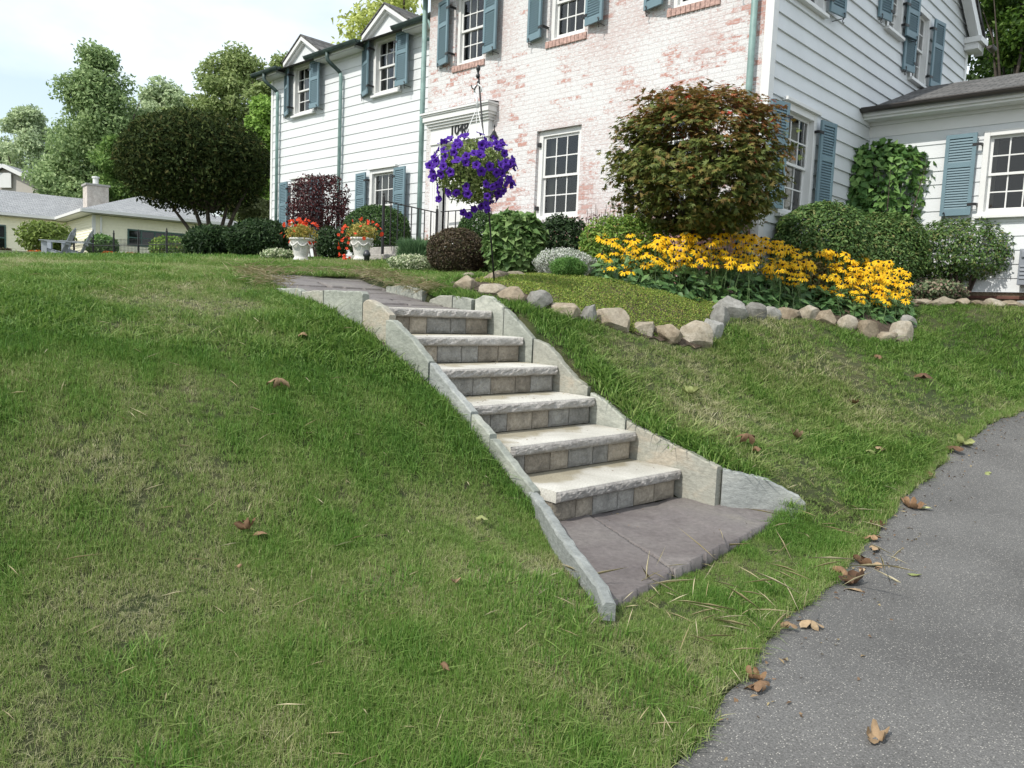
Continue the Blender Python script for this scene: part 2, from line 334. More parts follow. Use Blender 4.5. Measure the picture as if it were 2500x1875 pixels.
MT['shingle']=shinglemat('grey_asphalt_shingle',(.10,.10,.098),(.17,.165,.16))
MT['shingle2']=shinglemat('pale_grey_shingle',(.29,.30,.31),(.37,.38,.39),.3,.15)
MT['cream']=plain('cream_vinyl_siding',(.87,.84,.66),.6,var=.04)
MT['beige']=plain('beige_siding',(.42,.39,.35),.7,var=.04)
MT['teal']=plain('dark_green_trim',(.06,.12,.105),.5)
MT['chim']=stone('ledge_stone',[(.3,(.38,.33,.29)),(.7,(.6,.55,.5))],sc=4,fsc=20)
MT['bark']=stone('grey_brown_bark',[(.3,(.05,.04,.032)),(.7,(.12,.10,.08))],sc=6,fsc=25,bump=.8)
MT['twig']=plain('brown_twig',(.07,.05,.04),.9,var=.3)
MT['soil']=stone('brown_soil',[(.3,(.06,.045,.032)),(.7,(.16,.12,.085))],sc=8,fsc=60,bump=.8)
# ------------------------------------------------------------------ light and sky
SUN=np.array([-.05,-.68,.73]); SUN/=np.linalg.norm(SUN)
EL=math.asin(SUN[2]); AZ=math.atan2(SUN[0],SUN[1])
w=bpy.data.worlds.new("World"); SC.world=w; w.use_nodes=True
ns,ls=w.node_tree.nodes,w.node_tree.links; ns.clear()
wo=N_(ns,'OutputWorld'); bg=N_(ns,'Background'); sky=N_(ns,'TexSky',sky_type='NISHITA')
sky.sun_disc=False; sky.sun_elevation=EL; sky.sun_rotation=AZ; sky.air_density=1.3; sky.dust_density=1.2; sky.ozone_density=1.
tc=N_(ns,'TexCoord'); mp=N_(ns,'Mapping'); mp.inputs['Scale'].default_value=(1,1,2.6); mp.inputs['Location'].default_value=(.35,.1,.2)
nz=N_(ns,'TexNoise',i_Scale=1.5,i_Detail=7.,i_Roughness=.52,i_Distortion=.25)
ls.new(tc.outputs['Generated'],mp.inputs[0]); ls.new(mp.outputs[0],nz.inputs['Vector'])
cr=ramp(ns,[(.36,(.30,)*3),(.58,(.97,)*3)]); ls.new(nz.outputs['Fac'],cr.inputs[0])
mx=N_(ns,'Mix',data_type='RGBA'); ls.new(cr.outputs[0],mx.inputs[0]); ls.new(sky.outputs[0],mx.inputs[6]); mx.inputs[7].default_value=(6.3,6.7,6.9,1)
ls.new(mx.outputs[2],bg.inputs['Color']); bg.inputs['Strength'].default_value=.14; ls.new(bg.outputs[0],wo.inputs[0])
sl=bpy.data.lights.new("sun",'SUN'); sl.energy=2.85; sl.angle=R_(.55); sl.color=(1,.955,.88)
so=bpy.data.objects.new("sun",sl); COL.objects.link(so); so.rotation_euler=Vector(SUN).to_track_quat('Z','Y').to_euler()
SC.view_settings.view_transform='Standard'; SC.view_settings.look='None'; SC.view_settings.exposure=.49; SC.view_settings.gamma=1
SC.cycles.max_bounces=8; SC.cycles.transparent_max_bounces=16
# ------------------------------------------------------------------ stair frame
P0=np.array([-2.818,4.039,-1.034]); TH=1.5095
SV=np.array([math.cos(TH),math.sin(TH),0.]); SU=np.array([-math.sin(TH),math.cos(TH),0.]); RUN,RISE=.398,.2012
def S(s,q,z=0.): return np.array([P0[0],P0[1],0])+SU*s+SV*q+np.array([0,0,z])
def sq(X,Y): 
    dx=X-P0[0];dy=Y-P0[1]; return dx*SU[0]+dy*SU[1], dx*SV[0]+dy*SV[1]
def onq(x,y,q):
    r=ray(x,y); t=(q+P0[:2]@SV[:2])/(r@SV); p=r*t; return np.array([sq(p[0],p[1])[0],p[2]])
SLABZ=P0[2]-.205
SLABW=[(-1.885,2.62),(-2.16,5.03),(-2.50,4.70),(-2.70,4.66),(-2.84,4.64),(-2.93,3.44),(-2.95,3.36)]
def pathz(s): return np.interp(s,[2.2,2.6,3.3,4.4,5.2],[-.028,-.005,.085,.215,.30])
PL=[(2.30,-.60),(3.35,-.60),(3.9,-.52),(4.7,-.25)]; PR=[(2.30,.60),(3.3,.62),(4.1,.80),(4.95,1.15)]
def pq(s): return np.interp(s,[p[0] for p in PL],[p[1] for p in PL]),np.interp(s,[p[0] for p in PR],[p[1] for p in PR])
def slabq(s): # widening of the landing in front of the first step
    t=np.clip(-s,0,1.0); return -.655-np.clip(t*2,0,.05)-.582*t, .66+np.clip(t-.25,0,9)*1.02
def foot(X,Y):
    """height of the hard surface under the stair/slab/path, nan outside"""
    s,q=sq(X,Y); z=np.full(np.shape(X),np.nan)
    a=(s>=0.0)&(s<2.35)&(q>-.645)&(q<.655); z=np.where(a,P0[2]+s/RUN*RISE-.27,z)
    l,r=slabq(s); b=(s<0)&(s>-.98+.0*q)&(q>l)&(q<r); z=np.where(b,SLABZ-.05,z)
    l,r=pq(s); c=(s>=2.3)&(s<4.8)&(q>l-.05)&(q<r+.05); z=np.where(c,pathz(s)-.05,z)
    return z
XE_Y=[-40,-8,-3,0,2.18,2.59,3.41,4.89,5.9,7.41,9.19,12,16,40]; XE_X=[3.,.5,-.35,-.90,-1.22,-1.31,-1.46,-1.64,-1.73,-1.80,-1.69,-1.62,-1.6,-1.5]
def xe(Y): return np.interp(Y,XE_Y,XE_X)+.010*np.sin(np.asarray(Y)*5.1)+.010*np.sin(np.asarray(Y)*13.7+1)
BED=[(-6.05,5.35),(-5.15,4.93),(-4.75,4.93),(-4.42,5.2),(-4.2,5.72),(-3.95,6.15),(-3.75,6.5),(-3.9,7.1),(-4.08,7.6),(-4.1,7.95),(-3.9,8.5),(-3.5,8.95),(-3.1,9.05),(-2.9,9.4),(-3.0,9.9),(-3.35,10.3),(-3.3,11.2),(-2.75,11.55),(-2.2,12.15),(-2.2,13.2),(-5,13.2),(-5,9.7),(-9.5,9.7),(-9.5,8.2),(-8.1,7.6),(-7.6,6.9),(-7.0,6.6),(-6.2,6.3)]
GEX=[S(.1,-.70)[:2],(-1.80,2.50),(-1.80,2.58),(-1.91,2.64),(-2.15,5.0),(-2.04,5.13),S(-.25,.70)[:2],S(.1,.70)[:2]]
def inpoly(X,Y,poly):
    X=np.asarray(X);Y=np.asarray(Y);c=np.zeros(X.shape,bool);n=len(poly)
    for i in range(n):
        x0,y0=poly[i];x1,y1=poly[(i+1)%n]
        k=((y0>Y)!=(y1>Y))&(X<(x1-x0)*(Y-y0)/((y1-y0) or 1e-9)+x0); c^=k
    return c
# ------------------------------------------------------------------ ground sheet
def lines(segs):
    o=[]
    for a,b,st in segs: o+=list(np.arange(a,b,st))
    return np.unique(np.round(o,4))
gx=lines([(-900,-200,100),(-200,-60,20),(-60,-20,2.5),(-20,-7,.3),(-7,-1,.05),(-1,6,.35),(6,60,6),(60,200,20),(200,901,100)])
gy=lines([(-900,-200,100),(-200,-60,20),(-60,-8,4),(-8,2,.3),(2,5.6,.05),(5.6,13,.12),(13,40,1.5),(40,200,16),(200,901,100)])
GX,GY=np.meshgrid(gx,gy); GZ=h(GX,GY)
fz=foot(GX,GY); GZ=np.where(np.isnan(fz),GZ,np.minimum(GZ,fz))
hs=(GX>-11.4)&(GX<-4.9)&(GY>9.7)&(GY<17.7)
GZ=np.where(GX>xe(GY)-.03,np.minimum(GZ,np.where((GY>-8)&(GY<13),GZ,GZ))-.035,GZ)
nx,ny=len(gx),len(gy); I=np.arange(nx*ny).reshape(ny,nx)
Fq=np.stack([I[:-1,:-1],I[:-1,1:],I[1:,1:],I[1:,:-1]],-1).reshape(-1,4)
MT['lawn']=stone('thatch_and_soil',[(.3,(.050,.072,.022)),(.5,(.078,.088,.035)),(.7,(.14,.125,.068))],sc=2.2,fsc=160,bump=1.)
g=npmesh('lawn',np.stack([GX,GY,GZ],-1).reshape(-1,3),Fq,MT['lawn'],smooth=True); setp(g,'sloping green lawn in front of the house','lawn',kind='structure')
# soil sheet of the planting bed, 4 mm above the ground sheet
def sheet(name,poly,mat,res,dz,label,kind='structure',catg=None,zf=None):
    xs=np.arange(min(p[0] for p in poly),max(p[0] for p in poly)+res,res);ys=np.arange(min(p[1] for p in poly),max(p[1] for p in poly)+res,res)
    X,Y=np.meshgrid(xs,ys); ok=inpoly(X,Y,poly); Z=(h(X,Y) if zf is None else zf(X,Y))+dz
    n=len(xs); I=np.arange(X.size).reshape(X.shape); okf=ok[:-1,:-1]&ok[:-1,1:]&ok[1:,1:]&ok[1:,:-1]
    F=np.stack([I[:-1,:-1],I[:-1,1:],I[1:,1:],I[1:,:-1]],-1)[okf]
    used=np.unique(F); mp_=np.full(X.size,-1);mp_[used]=np.arange(len(used))
    V=np.stack([X,Y,Z],-1).reshape(-1,3)[used]
    o=npmesh(name,V,mp_[F],mat,smooth=True); return setp(o,label,catg,kind=kind)
bd=sheet('garden_soil',BED,MT['soil'],.06,.012,'brown soil of the planting bed behind the edging rocks',catg='soil')
# driveway
m,nt,ns,ls=_nt('worn_asphalt'); o_=N_(ns,'OutputMaterial'); b=N_(ns,'BsdfPrincipled',i_Roughness=.85); ls.new(b.outputs[0],o_.inputs[0]); b.inputs['Specular IOR Level'].default_value=.3
tc=N_(ns,'TexCoord'); n1=N_(ns,'TexNoise',i_Scale=1.3,i_Detail=5.); ls.new(tc.outputs['Object'],n1.inputs['Vector'])
r1=ramp(ns,[(.3,(.088,.086,.083)),(.7,(.136,.133,.128))]); ls.new(n1.outputs['Fac'],r1.inputs[0])
v1=N_(ns,'TexVoronoi',i_Scale=150.); ls.new(tc.outputs['Object'],v1.inputs['Vector'])
sp=N_(ns,'SeparateColor'); ls.new(v1.outputs['Color'],sp.inputs[0])
th=ramp(ns,[(.76,(0,)*3),(.95,(1,)*3)]); ls.new(sp.outputs[0],th.inputs[0])
ds=ramp(ns,[(.30,(1,)*3),(.44,(0,)*3)]); ls.new(v1.outputs['Distance'],ds.inputs[0])
mu=N_(ns,'Math',operation='MULTIPLY'); ls.new(th.outputs[0],mu.inputs[0]); ls.new(ds.outputs[0],mu.inputs[1])
n3=N_(ns,'TexNoise',i_Scale=160.,i_Detail=4.); ls.new(tc.outputs['Object'],n3.inputs['Vector']); r3=ramp(ns,[(.3,(.6,)*3),(.7,(1.45,)*3)]); ls.new(n3.outputs['Fac'],r3.inputs[0])
m1=N_(ns,'Mix',data_type='RGBA',blend_type='MULTIPLY'); m1.inputs[0].default_value=1; ls.new(r1.outputs[0],m1.inputs[6]); ls.new(r3.outputs[0],m1.inputs[7])
m2=N_(ns,'Mix',data_type='RGBA'); ls.new(mu.outputs[0],m2.inputs[0]); ls.new(m1.outputs[2],m2.inputs[6]); m2.inputs[7].default_value=(.42,.40,.36,1); ls.new(m2.outputs[2],b.inputs['Base Color'])
bp=N_(ns,'Bump',i_Strength=.7,i_Distance=.006); ls.new(n3.outputs['Fac'],bp.inputs['Height']); ls.new(bp.outputs[0],b.inputs['Normal'])
MT['asphalt']=m
ys=np.concatenate([np.arange(-30,-6,2.),np.arange(-6,13.01,.06)]); us=np.concatenate([[0,.06,.2,.5],np.arange(1,12,1.)])
X=xe(ys)[:,None]+us[None]; Y=np.broadcast_to(ys[:,None],X.shape); Z=h(X,Y)-.012*np.exp(-us/.05)[None]
I=np.arange(X.size).reshape(X.shape); F=np.stack([I[:-1,:-1],I[:-1,1:],I[1:,1:],I[1:,:-1]],-1).reshape(-1,4)
setp(npmesh('driveway',np.stack([X,Y,Z],-1).reshape(-1,3),F,MT['asphalt'],smooth=True),'grey asphalt driveway along the lawn','driveway',kind='structure')
# ------------------------------------------------------------------ stone steps
MT['tread']=stone('cast_cream_stone',[(.3,(.44,.42,.37)),(.55,(.57,.55,.495)),(.75,(.65,.635,.59))],sc=2.2,fsc=90,bump=.18,rough=.7)
def tread_tone(m):
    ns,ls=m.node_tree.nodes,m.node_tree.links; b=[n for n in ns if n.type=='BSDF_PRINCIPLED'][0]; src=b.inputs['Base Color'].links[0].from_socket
    at_=N_(ns,'Attribute',attribute_name='tread_tone'); tc=N_(ns,'TexCoord'); n=N_(ns,'TexNoise',i_Scale=3.5,i_Detail=5.); ls.new(tc.outputs['Object'],n.inputs[0]); ad=N_(ns,'Math',operation='ADD'); ls.new(at_.outputs['Fac'],ad.inputs[0]); ls.new(n.outputs['Fac'],ad.inputs[1]); r=ramp(ns,[(.80,(0,)*3),(.93,(.9,)*3)]); ls.new(ad.outputs[0],r.inputs[0])
    mx=N_(ns,'Mix',data_type='RGBA',blend_type='MULTIPLY'); ls.new(r.outputs[0],mx.inputs[0]); ls.new(src,mx.inputs[6]); mx.inputs[7].default_value=(.62,.575,.46,1); ls.new(mx.outputs[2],b.inputs['Base Color'])  # multiplies the tread colour darker where the amount is high
tread_tone(MT['tread'])
MT['rock_face']=stone('split_grey_stone',[(.3,(.33,.31,.29)),(.7,(.56,.53,.49))],sc=9,fsc=60,bump=1.)
MT['blockA']=stone('split_tan_block',[(.3,(.25,.22,.18)),(.7,(.48,.42,.34))],sc=7,fsc=50,bump=1.)
MT['blockB']=stone('split_grey_block',[(.3,(.21,.205,.19)),(.7,(.42,.405,.375))],sc=7,fsc=50,bump=1.)
MT['purple']=stone('purple_bluestone',[(.28,(.130,.113,.110)),(.45,(.168,.149,.144)),(.58,(.188,.170,.160)),(.75,(.215,.195,.165))],sc=1.8,fsc=35,rough=.55,bump=.25)
CURBM=[stone('blue_grey_flagstone',[(.3,(.25,.265,.255)),(.6,(.34,.355,.34)),(.78,(.42,.43,.40))],sc=3.4,fsc=24,bump=.6,layers=(1,1,2.2)),
       stone('green_grey_flagstone',[(.3,(.245,.26,.228)),(.55,(.335,.348,.305)),(.75,(.42,.425,.37))],sc=2.6,fsc=24,bump=.4,layers=(1,1,2.2)),
       stone('tan_flagstone',[(.28,(.26,.265,.23)),(.5,(.34,.335,.285)),(.66,(.39,.345,.275)),(.8,(.39,.385,.335))],sc=2.4,fsc=24,bump=.4,layers=(1,1,2.2))]
st=thing('stone_steps','flight of six pale stone steps climbing the lawn between flagstone curbs','steps',tuple(S(0,0,SLABZ)))
def rough_front(mb,s0,q0,q1,z0,z1,amp,seed,mi,corner=0.):
    """rock faced vertical face at s=s0, bulging towards the viewer"""
    nq=max(6,int((q1-q0)/.022)); nz=6; V=[];F=[]
    P=[];
    for j in range(nz+1):
        for i in range(nq+1):
            P.append((i/nq,j/nz))
    P=np.array(P); qv=q0+(q1-q0)*P[:,0]; zv=z0+(z1-z0)*P[:,1]
    e=np.minimum(np.minimum(P[:,0]*(q1-q0),(1-P[:,0])*(q1-q0)),np.minimum(P[:,1],1-P[:,1])*(z1-z0)); e=np.clip(e/(.22*(z1-z0)),0,1)
    nn=noise3(np.stack([qv*38,zv*50,qv*0],1),1.,seed)*.6+noise3(np.stack([qv*90,zv*110,qv*0],1),1.,seed+5)*.4
    d=(np.sqrt(e)*.9+nn*.55*np.clip(e*3,0.25,1))*amp
    for k in range(len(P)): V.append(S(s0-d[k],qv[k],zv[k]))
    for j in range(nz):
        for i in range(nq): a=j*(nq+1)+i; F.append((a,a+nq+1,a+nq+2,a+1))
    mb.add(V,F,mi)
for k in range(6):
    z=P0[2]+k*RISE; s=k*RUN; mb=MB(); jit=random.uniform(-.004,.004)
    q0,q1=-.605,.605; b0=s+RUN+.06 if k<5 else s+.30
    rough_front(mb,s+.012,q0,q1,z-.068,z-.004,.022,k*7,1)
    # top with a slight arris, back and underside
    T=[S(s+.012,q0,z-.004),S(s+.012,q1,z-.004),S(s+.018,q1,z),S(s+.018,q0,z),S(b0,q1,z),S(b0,q0,z),S(s+.012,q0,z-.068),S(s+.012,q1,z-.068),S(b0,q1,z-.068),S(b0,q0,z-.068)]
    mb.add(T,[(0,1,2,3),(3,2,4,5),(6,9,8,7),(0,3,5,9,6),(1,7,8,4,2),(5,4,8,9)],0)
    # joint of two slabs in the lower two treads
    nf_=len(mb.v)
    # fine top sheet carrying the dark tone amount
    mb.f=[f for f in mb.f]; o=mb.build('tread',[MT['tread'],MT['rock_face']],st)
    at_=o.data.attributes.new('tread_tone','FLOAT','POINT'); vals=np.zeros(len(o.data.vertices))
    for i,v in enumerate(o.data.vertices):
        p=np.array(v.co)+ORG[o.name]; s_q=sq(p[0],p[1]); vals[i]=np.clip((s_q[0]-s)/.40,0,1)*.62+np.clip(-s_q[1]/.6,-1,1)*.10  # tone darkens towards the back and slightly towards the left end
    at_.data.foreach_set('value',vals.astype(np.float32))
    if k==0: o['label']='lowest tread'
    if k==5: o['label']='topmost tread level with the path'
    ws=[.205,.15,.235,.165,.21,.225] if k%2==0 else [.15,.23,.17,.245,.16,.24]
    tot=sum(ws); qq=-.60
    for i,wd in enumerate(ws):
        wd=wd*1.19/tot; mb=MB(); s1=s+.045
        rough_front(mb,s1,qq+.003,qq+wd-.003,z-RISE+.006,z-.07,.013,k*31+i*3,0)
        mb.add([S(s1,qq+.003,z-.07),S(s1,qq+wd-.003,z-.07),S(s1+.1,qq+wd-.003,z-.07),S(s1+.1,qq+.003,z-.07),S(s1,qq+.003,z-RISE+.004),S(s1,qq+wd-.003,z-RISE+.004),S(s1+.1,qq+wd-.003,z-RISE+.004),S(s1+.1,qq+.003,z-RISE+.004)],
               [(0,1,2,3),(4,7,6,5),(0,3,7,4),(1,5,6,2),(3,2,6,7)],0)
        mb.build('riser_block',MT['blockA'] if (i*3+k*5)%4 in(0,3) else MT['blockB'],st); qq+=wd
a_=.31646
def A1(x,y): return (600+a_*x)/DS,(620+a_*y)/DS
def A2(x,y): return (1100+a_*x)/DS,(620+a_*y)/DS
def A3(x,y): return (1000+.45208*x)/DS,(950+.45208*y)/DS
LEFT=[(A1,[(150,270),(260,262),(390,262),(428,290)],1),(A1,[(436,290),(520,283),(597,283)],2),(A1,[(601,284),(680,281),(740,286),(830,284),(890,285),(903,310)],1),(A1,[(905,368),(935,350),(990,372),(1050,405),(1106,470)],2),
      (A1,[(1085,508),(1120,505),(1180,560),(1230,610),(1330,720),(1408,830)],1),(A1,[(1420,840),(1500,935),(1560,1010),(1620,1080),(1740,1218)],0),(A1,[(1742,1238),(1800,1300),(1883,1390)],1),(A3,[(388,262),(440,264),(490,322),(550,400),(610,480),(668,553)],1)]
RIGHT=[(A1,[(1080,250),(1160,243),(1260,243),(1362,285)],1),(A1,[(1420,350),(1500,320),(1592,318)],2),(A1,[(1597,330),(1690,330),(1740,352)],1),(A1,[(1772,348),(1830,322),(1880,320),(1990,412)],1),(A2,[(416,420),(480,480),(540,540),(628,650)],1),
       (A2,[(642,658),(740,700),(800,765),(850,830),(960,960),(1056,1030)],2),(A2,[(1082,1070),(1180,1130),(1260,1205),(1348,1278)],1),(A3,[(1172,170),(1280,228),(1400,290),(1520,350),(1660,420)],2)]
def curb(data,qo,qi,side):
    for n,(fn,pts,mi) in enumerate(data):
        P=np.array([onq(*fn(*p),qo) for p in pts]); P=P[np.argsort(P[:,0])]
        s=np.linspace(P[0,0],P[-1,0],max(8,int((P[-1,0]-P[0,0])/.03))); z=np.interp(s,P[:,0],P[:,1])+noise3(np.stack([s*55,s*0,s*0],1),1.,n+side)*.003+noise3(np.stack([s*17,s*0,s*0],1),1.,n+side+9)*.005
        mb=MB(); m_=len(s); V=[]
        dq=(qi-qo)
        for i in range(m_):
            jo=noise3(np.array([[s[i]*9,n,1.]]),1.,3)[0]*.005; zz=z[i]; c=.006+.004*math.sin(s[i]*70)
            zb=min(float(h(*S(s[i],qo)[:2])),zz)-.30
            V+= [S(s[i],qo+jo,zb),S(s[i],qo+jo,zz-c*1.4),S(s[i],qo+jo+math.copysign(c,dq),zz),S(s[i],qi-math.copysign(c,dq),zz-.002),S(s[i],qi,zz-c),S(s[i],qi,zb)]
        F=[]
        for i in range(m_-1):
            for k in range(5): F.append((i*6+k,i*6+k+1,(i+1)*6+k+1,(i+1)*6+k))
        F.append(tuple(range(6))); F.append(tuple(range((m_-1)*6,m_*6))[::-1])
        mb.add(V,F); mb.build('curb_stone',CURBM[mi],st,fixn=True)
curb(LEFT,-.665,-.607,0); curb(RIGHT,.610,.670,50)
# the two splayed curb stones beside the landing
def splay(pa,pb,ztop,zbot,th,mi):
    pa=np.array(pa,float);pb=np.array(pb,float); d=unit(pb-pa); nrm=np.array([-d[1],d[0]])*th; mb=MB(); n=26; V=[]
    for i in range(n):
        t=i/(n-1); p=pa+(pb-pa)*t+nrm*.12*math.sin(t*9); zt=np.interp(t,[0,.5,.93,1],ztop)+.003*math.sin(t*37)+.002*math.sin(t*91); zb=zbot-.12; c=.008+.003*math.sin(t*53)
        r=p+nrm
        V+=[(*p,zb),(*p,zt-c*1.5),(*(p+nrm*.2),zt),(*(r-nrm*.2),zt-.003),(*r,zt-c),(*r,zb)]
    F=[]
    for i in range(n-1):
        for k in range(5): F.append((i*6+k,i*6+k+1,(i+1)*6+k+1,(i+1)*6+k))
    F.append(tuple(range(6))); F.append(tuple(range((n-1)*6,n*6))[::-1]); mb.add(V,F)
    o=mb.build('curb_stone',CURBM[mi],st,fixn=True); o['label']='blue grey splayed end stone'
splay(S(.18,-.665)[:2],(-1.86,2.555),[-1.055,-1.10,-1.15,-1.175],-1.30,.055,0)
splay(S(-.245,.70)[:2],(-2.10,5.04),[-.985,-1.03,-1.135,-1.17],-1.28,-.06,0)
# landing slab with riven surface
def riven(name,poly,zf,th,mat,res,parent=None,label=None,catg=None,seed=0,amp=.004,steps=()):
    poly=[np.array(p,float) for p in poly]; bmn=np.min(poly,0);bmx=np.max(poly,0)
    xs=np.arange(bmn[0]-res,bmx[0]+res,res);ys=np.arange(bmn[1]-res,bmx[1]+res,res);X,Y=np.meshgrid(xs,ys)
    wob=noise3(np.stack([X.ravel()*14,Y.ravel()*14,X.ravel()*0],1),1.,seed).reshape(X.shape)*.006
    ok=inpoly(X+wob,Y-wob,[tuple(p) for p in poly])
    P=np.stack([X.ravel(),Y.ravel(),0*X.ravel()],1)
    z=zf(X,Y)+(noise3(P*6,1.,seed)*amp+noise3(P*25,1.,seed+1)*amp*.3).reshape(X.shape)
    for sd,dz in steps: # riven ledges
        q=noise3(P*2.3,1.,sd).reshape(X.shape); z=z+dz*(1/(1+np.exp(-q*60)))
    n=X.size; I=np.arange(n).reshape(X.shape); okf=ok[:-1,:-1]&ok[:-1,1:]&ok[1:,1:]&ok[1:,:-1]
    F=np.stack([I[:-1,:-1],I[:-1,1:],I[1:,1:],I[1:,:-1]],-1)[okf]
    # skirt along open edges
    E={}
    for f in F:
        for i in range(4):
            e=(f[i],f[(i+1)%4]); k=(min(e),max(e)); E[k]=None if k in E else e
    V=np.stack([X,Y,z],-1).reshape(-1,3); ex=[];FF=[tuple(f) for f in F]; mpd={}
    def low(i):
        if i not in mpd: mpd[i]=n+len(ex); ex.append(V[i]-np.array([0,0,th]))
        return mpd[i]
    for e in E.values():
        if e is not None: FF.append((e[1],e[0],low(e[0]),low(e[1])))
    VV=np.concatenate([V,np.array(ex)]); FF=np.array(FF); used=np.unique(FF); mp_=np.full(len(VV),-1);mp_[used]=np.arange(len(used))
    o=npmesh(name,VV[used],mp_[FF],mat,parent); setp(o,label,catg); return o
def hitz(x,y,z): r=ray(x,y); return (r*(z/r[2]))[:2]
k0,k1=hitz(*A3(975,690),SLABZ),hitz(*A3(1450,1000),SLABZ); e0,e1=np.array([-1.90,2.60]),np.array([-2.14,5.0]); tt=np.clip(((k1-e0)@(e1-e0))/((e1-e0)@(e1-e0)),.2,.8); k1=e0+(e1-e0)*tt; k0=np.array([-2.90,k0[1]]); gp_=unit(np.array([-(k1-k0)[1],(k1-k0)[0]]))*.005
gp_=gp_ if gp_[1]>0 else -gp_
LS=thing('landing_slab','purple grey bluestone landing slabs at the foot of the steps','paving slab',(-2.3,4.0,SLABZ))
riven('flagstone',[e0,k1-gp_,k0-gp_,(-2.93,3.44),(-2.95,3.36)],lambda X,Y:SLABZ+0*X,.07,MT['purple'],.012,parent=LS,seed=4,amp=.003,steps=((31,.008),(32,.007),(33,.006)))
riven('flagstone',[k1+gp_,e1,(-2.50,4.72),(-2.70,4.66),(-2.84,4.64),k0+gp_],lambda X,Y:SLABZ-.003+0*X,.07,MT['purple'],.012,parent=LS,seed=14,amp=.003,steps=((41,.008),(42,.007),(33,.006)))
# flagstone path on top: riven flags with open joints
pt=thing('flagstone_path','purple flagstone path leading off the top step towards the door','path',tuple(S(2.4,0,-.03)))
JS=[2.30,2.62,2.98,3.36,3.72,4.15,4.55,4.90]
for i in range(len(JS)-1):
    a,b=JS[i]+.008,JS[i+1]-.008; sk=[.0,.05,-.07,.06,-.04,.05,-.03,.0]
    ql0,qr0=pq(a);ql1,qr1=pq(b)
    if i in (2,4): cuts=[(0,.46),(.475,1)]
    elif i==1: cuts=[(0,.66),(.672,1)]
    else: cuts=[(0,1)]
    for u0,u1 in cuts:
        def pt_(s,t,ql,qr,k): return S(s+sk[k]*(t-.5),ql+(qr-ql)*t)[:2]
        poly=[pt_(a,u0,ql0,qr0,i),pt_(a,u1,ql0,qr0,i),pt_(b,u1,ql1,qr1,i+1),pt_(b,u0,ql1,qr1,i+1)]
        dz=random.uniform(-.008,.008)
        riven('flagstone',poly,lambda X,Y,dz=dz:pathz(sq(X,Y)[0])+dz,.05,MT['purple'],.022,parent=pt,seed=i*3+int(u0*10),amp=.003)
# ------------------------------------------------------------------ the house
HB=thing('house','two storey white house with whitewashed brick front and blue shutters','house',(-8.,11.,.4))
XS,YB,YL,YR=-4.878,9.6,10.36,13.1
class Fr:
    """wall frame: a along the wall, n outwards, z up"""
    def __init__(s,o,a,n): s.o=np.array(o,float); s.a=np.array(a,float); s.n=np.array(n,float)
    def p(s,u,d,z): return s.o+s.a*u+s.n*d+np.array([0,0,z])
FB=Fr((0,YB,0),(1,0,0),(0,-1,0)); FL=Fr((0,YL,0),(1,0,0),(0,-1,0)); FRW=Fr((0,YR,0),(1,0,0),(0,-1,0)); FS=Fr((XS,0,0),(0,1,0),(1,0,0))
def fbox(mb,fr,u0,u1,d0,d1,z0,z1,mi=0): mb.obox(fr.p(u0,d0,z0),fr.a*(u1-u0),fr.n*(d1-d0),(0,0,z1-z0),mi)
def siding(name,fr,u0,u1,z0,z1,phase,pitch,opens=(),mat=None,top=None,lip=.013):
    mb=MB(); k=math.floor((z0-phase)/pitch)
    zs=sorted({z0,z1,*[q for o in opens for q in o[2:4] if z0<q<z1]}); 
    while phase+k*pitch<z1:
        a,b=phase+k*pitch,phase+(k+1)*pitch; cuts=[max(a,z0)]+[q for q in zs if max(a,z0)<q<min(b,z1)]+[min(b,z1)]
        for za,zb in zip(cuts[:-1],cuts[1:]):
            if zb-za<1e-5: continue
            oa,ob=lip*(1-(za-a)/pitch)+.003,lip*(1-(zb-a)/pitch)+.003; zm=(za+zb)/2
            iv=[(u0,u1)]
            if top: lo,hi=top(zm); iv=[(max(u0,lo),min(u1,hi))]
            for o in opens:
                if o[2]-1e-6<zm<o[3]+1e-6:
                    nv=[]
                    for p,q in iv:
                        if o[0]>p: nv.append((p,min(q,o[0])))
                        if o[1]<q: nv.append((max(p,o[1]),q))
                    iv=[x for x in nv if x[1]-x[0]>1e-4]
            for p,q in iv:
                if q<=p: continue
                mb.quad(fr.p(p,oa,za),fr.p(q,oa,za),fr.p(q,ob,zb),fr.p(p,ob,zb))
                if abs(za-a)<1e-6: mb.quad(fr.p(p,0,za),fr.p(q,0,za),fr.p(q,oa,za),fr.p(p,oa,za))
        k+=1
    return mb.build(name,mat or MT['siding'],HB)
def flatwall(name,fr,u0,u1,z0,z1,opens,mat,depth=.10):
    mb=MB(); us=sorted({u0,u1,*[q for o in opens for q in o[:2]]}); zs=sorted({z0,z1,*[q for o in opens for q in o[2:4]]})
    for a,b in zip(us[:-1],us[1:]):
        for c,d in zip(zs[:-1],zs[1:]):
            if any(o[0]<(a+b)/2<o[1] and o[2]<(c+d)/2<o[3] for o in opens): continue
            mb.quad(fr.p(a,0,c),fr.p(b,0,c),fr.p(b,0,d),fr.p(a,0,d))
    for o in opens:
        a,b,c,d=o[:4]; e=-depth
        mb.quad(fr.p(a,0,c),fr.p(a,0,d),fr.p(a,e,d),fr.p(a,e,c)); mb.quad(fr.p(b,0,d),fr.p(b,0,c),fr.p(b,e,c),fr.p(b,e,d))
        mb.quad(fr.p(a,0,d),fr.p(b,0,d),fr.p(b,e,d),fr.p(a,e,d)); mb.quad(fr.p(b,0,c),fr.p(a,0,c),fr.p(a,e,c),fr.p(b,e,c))
    return mb.build(name,mat,HB)
